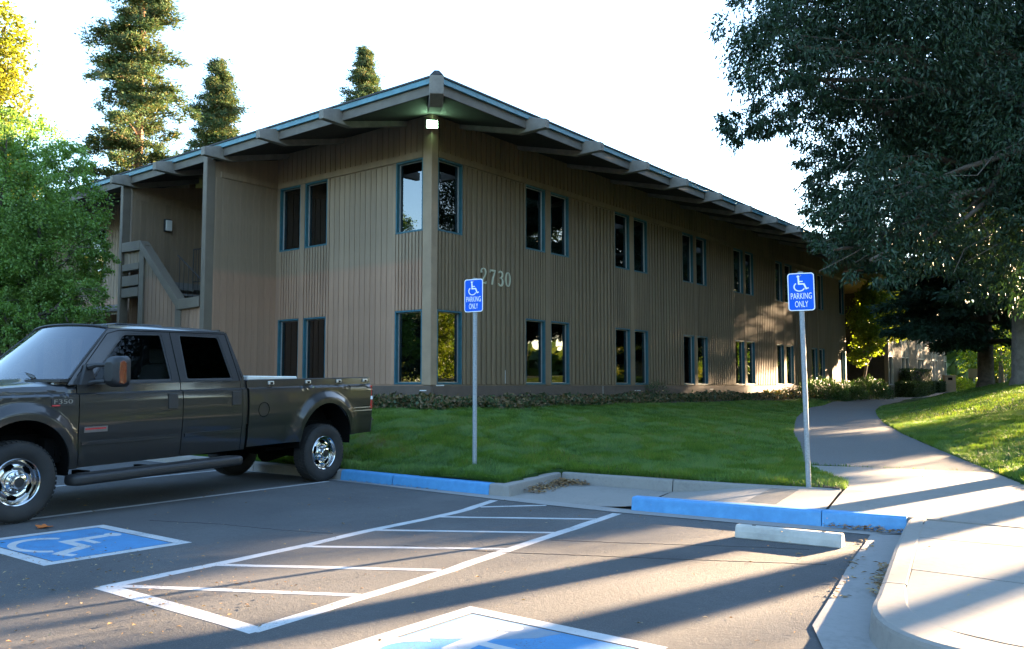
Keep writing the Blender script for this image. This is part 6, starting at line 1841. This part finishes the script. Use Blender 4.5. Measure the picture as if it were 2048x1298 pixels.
# --- distant belt of trees all round, one far mass
rng = np.random.default_rng(99)
def belt(n, r0, r1, h0, h1, size):
    a = rng.uniform(0, 2 * math.pi, n); r = rng.uniform(r0, r1, n)
    top = h0 + (h1 - h0) * (.5 + .5 * np.sin(a * 23 + 2 * np.sin(a * 7)) * np.cos(a * 11)) 
    da = np.abs((a - R(SUN_AZ) + math.pi) % (2 * math.pi) - math.pi)
    top = top * np.where(da < R(50), .85, 1.75)  # crest shaped for light: low towards the sun, raised elsewhere against low sky
    P = np.stack([2 + r * np.sin(a), 8 + r * np.cos(a), rng.random(n) ** .8 * top], 1)
    L = size * rng.uniform(.6, 1.3, n)
    return leaf_cloud(P, rng.normal(size=(n, 3)), L, L * .7, rng)
v, f = belt(42000, 105, 128, 7, 12.5, 2.3)
tag(link_mesh('distant_trees', np_mesh('distant_trees', v, f), M['leaf_belt']), kind='stuff')
for k, (x, y, zt, r0) in enumerate([(-19, -14, 7.5, 3.2), (-26, -12, 9.5, 3.6), (-24, -23, 8.5, 4.0), (-33, -22, 11, 4.2), (-14, -24, 7.0, 3.2)]):
    r_ = shade((x, y), 4, 8, ['small round tree behind the photographer, nearest the lot', 'tall tree left of the lot, behind the photographer', 'wide tree behind the lot, mirrored in the corner window', 'tallest tree far behind the lot', 'low tree behind the lot, rightmost of its row'][k], 200 + k, .2, ball(r0, 2.2, zt, 14, 300 + k, 2.0), 'leaf_ash', 16000, .26)

# --- ivy bed along the wall foot
rng = np.random.default_rng(91)
def ivy(n, gen):
    x, y = gen(n)
    z = gz(x, y)
    lump = .5 + .5 * np.sin(x * 5 + np.sin(y * 3.1) * 2) * np.cos(y * 4.3 + x)
    P = np.stack([x, y, z + rng.random(len(x)) ** .8 * (.10 + .16 * lump)], 1)
    return P
def band_L(n): 
    x = rng.uniform(-9.2, -2.3, n); t = rng.random(n) ** .8; return x, 5.40 - t * (1.22 + .12 * np.sin(x * 3))
def band_R(n):
    y = 4.2 + rng.random(n) ** 1.25 * 30; t = rng.random(n) ** .9; return -3.38 + t * (1.30 - .012 * y + .10 * np.sin(y * 2)), y
P = np.concatenate([ivy(11000, band_L), ivy(16000, band_R)])
n = len(P); v, f = leaf_cloud(P, rng.normal(size=(n, 3)) * [1, 1, .5] + [.2, -.4, .25], rng.uniform(.06, .115, n), rng.uniform(.045, .085, n), rng)
tag(link_mesh('ivy_bed', np_mesh('ivy_bed', v, f), M['leaf_ivy']), kind='stuff')
mb = MB()
pts = [(-9.2, 4.25), (-6, 4.2), (-2.4, 4.2), (-2.15, 4.6), (-2.2, 10), (-2.35, 18), (-2.5, 34)]
inn = [(-9.2, 5.4), (-6, 5.4), (-3.4, 5.4), (-3.37, 5.6), (-3.37, 10), (-3.37, 18), (-3.37, 34)]
a_, b_ = resample(pts, 70), resample(inn, 70); vv = []; ff = []
for i in range(70):
    for k in range(5):
        p = a_[i] * (1 - k / 4) + b_[i] * k / 4; vv.append((p[0], p[1], gz1(*p) + (.03 if 0 < k < 4 else -.01)))
for i in range(69):
    for k in range(4): q = i * 5 + k; ff.append((q, q + 1, q + 6, q + 5))
tag(link_mesh('planting_soil', np_mesh('planting_soil', vv, ff, True), M['earth']), kind='structure')
# a few taller sprigs growing at the wall
shrub((-3.15, 15.2), .25, .7, .55, 420, 'leaf_shrub', 'sparse sprig of green growing at the ribbed wall foot', 92, .07, name='wall_plant', cat='plant')

# --- fallen leaves
rng = np.random.default_rng(95)
def litter(x, y, z, size, lift=.012):
    n = len(x); P = np.stack([x, y, z + rng.random(n) * lift], 1)
    a = rng.uniform(0, 6.28, n); D = np.stack([np.cos(a), np.sin(a), rng.normal(size=n) * .18], 1)
    L = size * rng.uniform(.6, 1.3, n)
    n_ = np.array([0, 0, 1.]) + rng.normal(size=(n, 3)) * .25
    s = np.cross(D, n_); s /= np.linalg.norm(s, axis=1, keepdims=True); W_ = L * rng.uniform(.28, .5, n)
    v = np.empty((n, 4, 3)); v[:, 0] = P; v[:, 1] = P + D * (L * .5)[:, None] + s * (W_ * .5)[:, None] + np.array([0, 0, .006]); v[:, 2] = P + D * L[:, None]; v[:, 3] = P + D * (L * .5)[:, None] - s * (W_ * .5)[:, None] + np.array([0, 0, .006])
    v[:, :, 2] = np.maximum(v[:, :, 2], (z - .0)[:, None] + .002)
    return v.reshape(-1, 3)
VV = []
n = 420; t = rng.random(n); u = np.abs(rng.normal(size=n)) * .11
VV.append(litter(3.02 - .26 * t + u * 1.0 - .0 + .06, .3 + t * 1.18, .012 + np.maximum(0, .075 - u * .4) * rng.random(n), np.full(n, .055)))
n = 260; t = rng.random(n)
VV.append(litter(2.86 + rng.random(n) ** 2 * .42, 1.50 - rng.random(n) ** 2 * .22, .012 + rng.random(n) * .05, np.full(n, .055)))
n = 90; VV.append(litter(rng.uniform(.3, 2.0, n), -.12 - np.abs(rng.normal(size=n)) * .03, np.full(n, .008), np.full(n, .03)))
n = 150; VV.append(litter(7.64 - rng.random(n) ** 1.3 * .75, .03 - rng.random(n) ** 2 * .12, np.full(n, .012), np.full(n, .055), .03))
n = 110; t = rng.random(n); VV.append(litter(7.86 + .24 * t - rng.random(n) ** 2 * .09, -1.5 - 1.1 * t, np.full(n, .012), np.full(n, .05), .03))
n = 60; t = rng.random(n); VV.append(litter(np.interp(t, [0, 1], [7.42, 7.86]) + rng.normal(size=n) * .03, -.4 - 2.4 * t, np.full(n, .012), np.full(n, .045), .01))
n = 600; VV.append(litter(rng.uniform(-3, 8.0, n), rng.uniform(-8, -.3, n), np.full(n, .006), rng.choice([.018, .024, .034, .05], n, p=[.4, .3, .2, .1]), .004))
n = 650; VV.append(litter(rng.uniform(2.2, 5.2, n), rng.uniform(-6.9, -4.6, n), np.full(n, .006), rng.choice([.016, .022, .034], n), .004))
n = 60; VV.append(litter(rng.uniform(5.4, 6.45, n), rng.uniform(1.9, 2.15, n), np.full(n, .155), np.full(n, .04), .02))
n = 40; VV.append(litter(rng.uniform(6.9, 9.2, n), rng.uniform(-3, 4.5, n), np.full(n, .150), np.full(n, .028), .006))
V = np.concatenate(VV)
tag(link_mesh('fallen_leaves', np_mesh('fallen_leaves', V, np.arange(len(V)).reshape(-1, 4)), M['leaf_litter']), kind='stuff')
lf = MB(); pts = [(.075 * (1 + .35 * math.cos(5 * a)) * math.cos(a), .055 * (1 + .35 * math.cos(5 * a)) * math.sin(a)) for a in np.linspace(0, 6.283, 21)[:-1]]
lf.prism(pts, .0, .006, lambda x, y, z: (x, y, z + abs(x) * .2))
tag(lf.build('fallen_leaf', M['orange_leaf'], None, loc=(1.06, -4.61, .005)), 'single bright orange leaf on the asphalt by the front wheel', 'leaf')
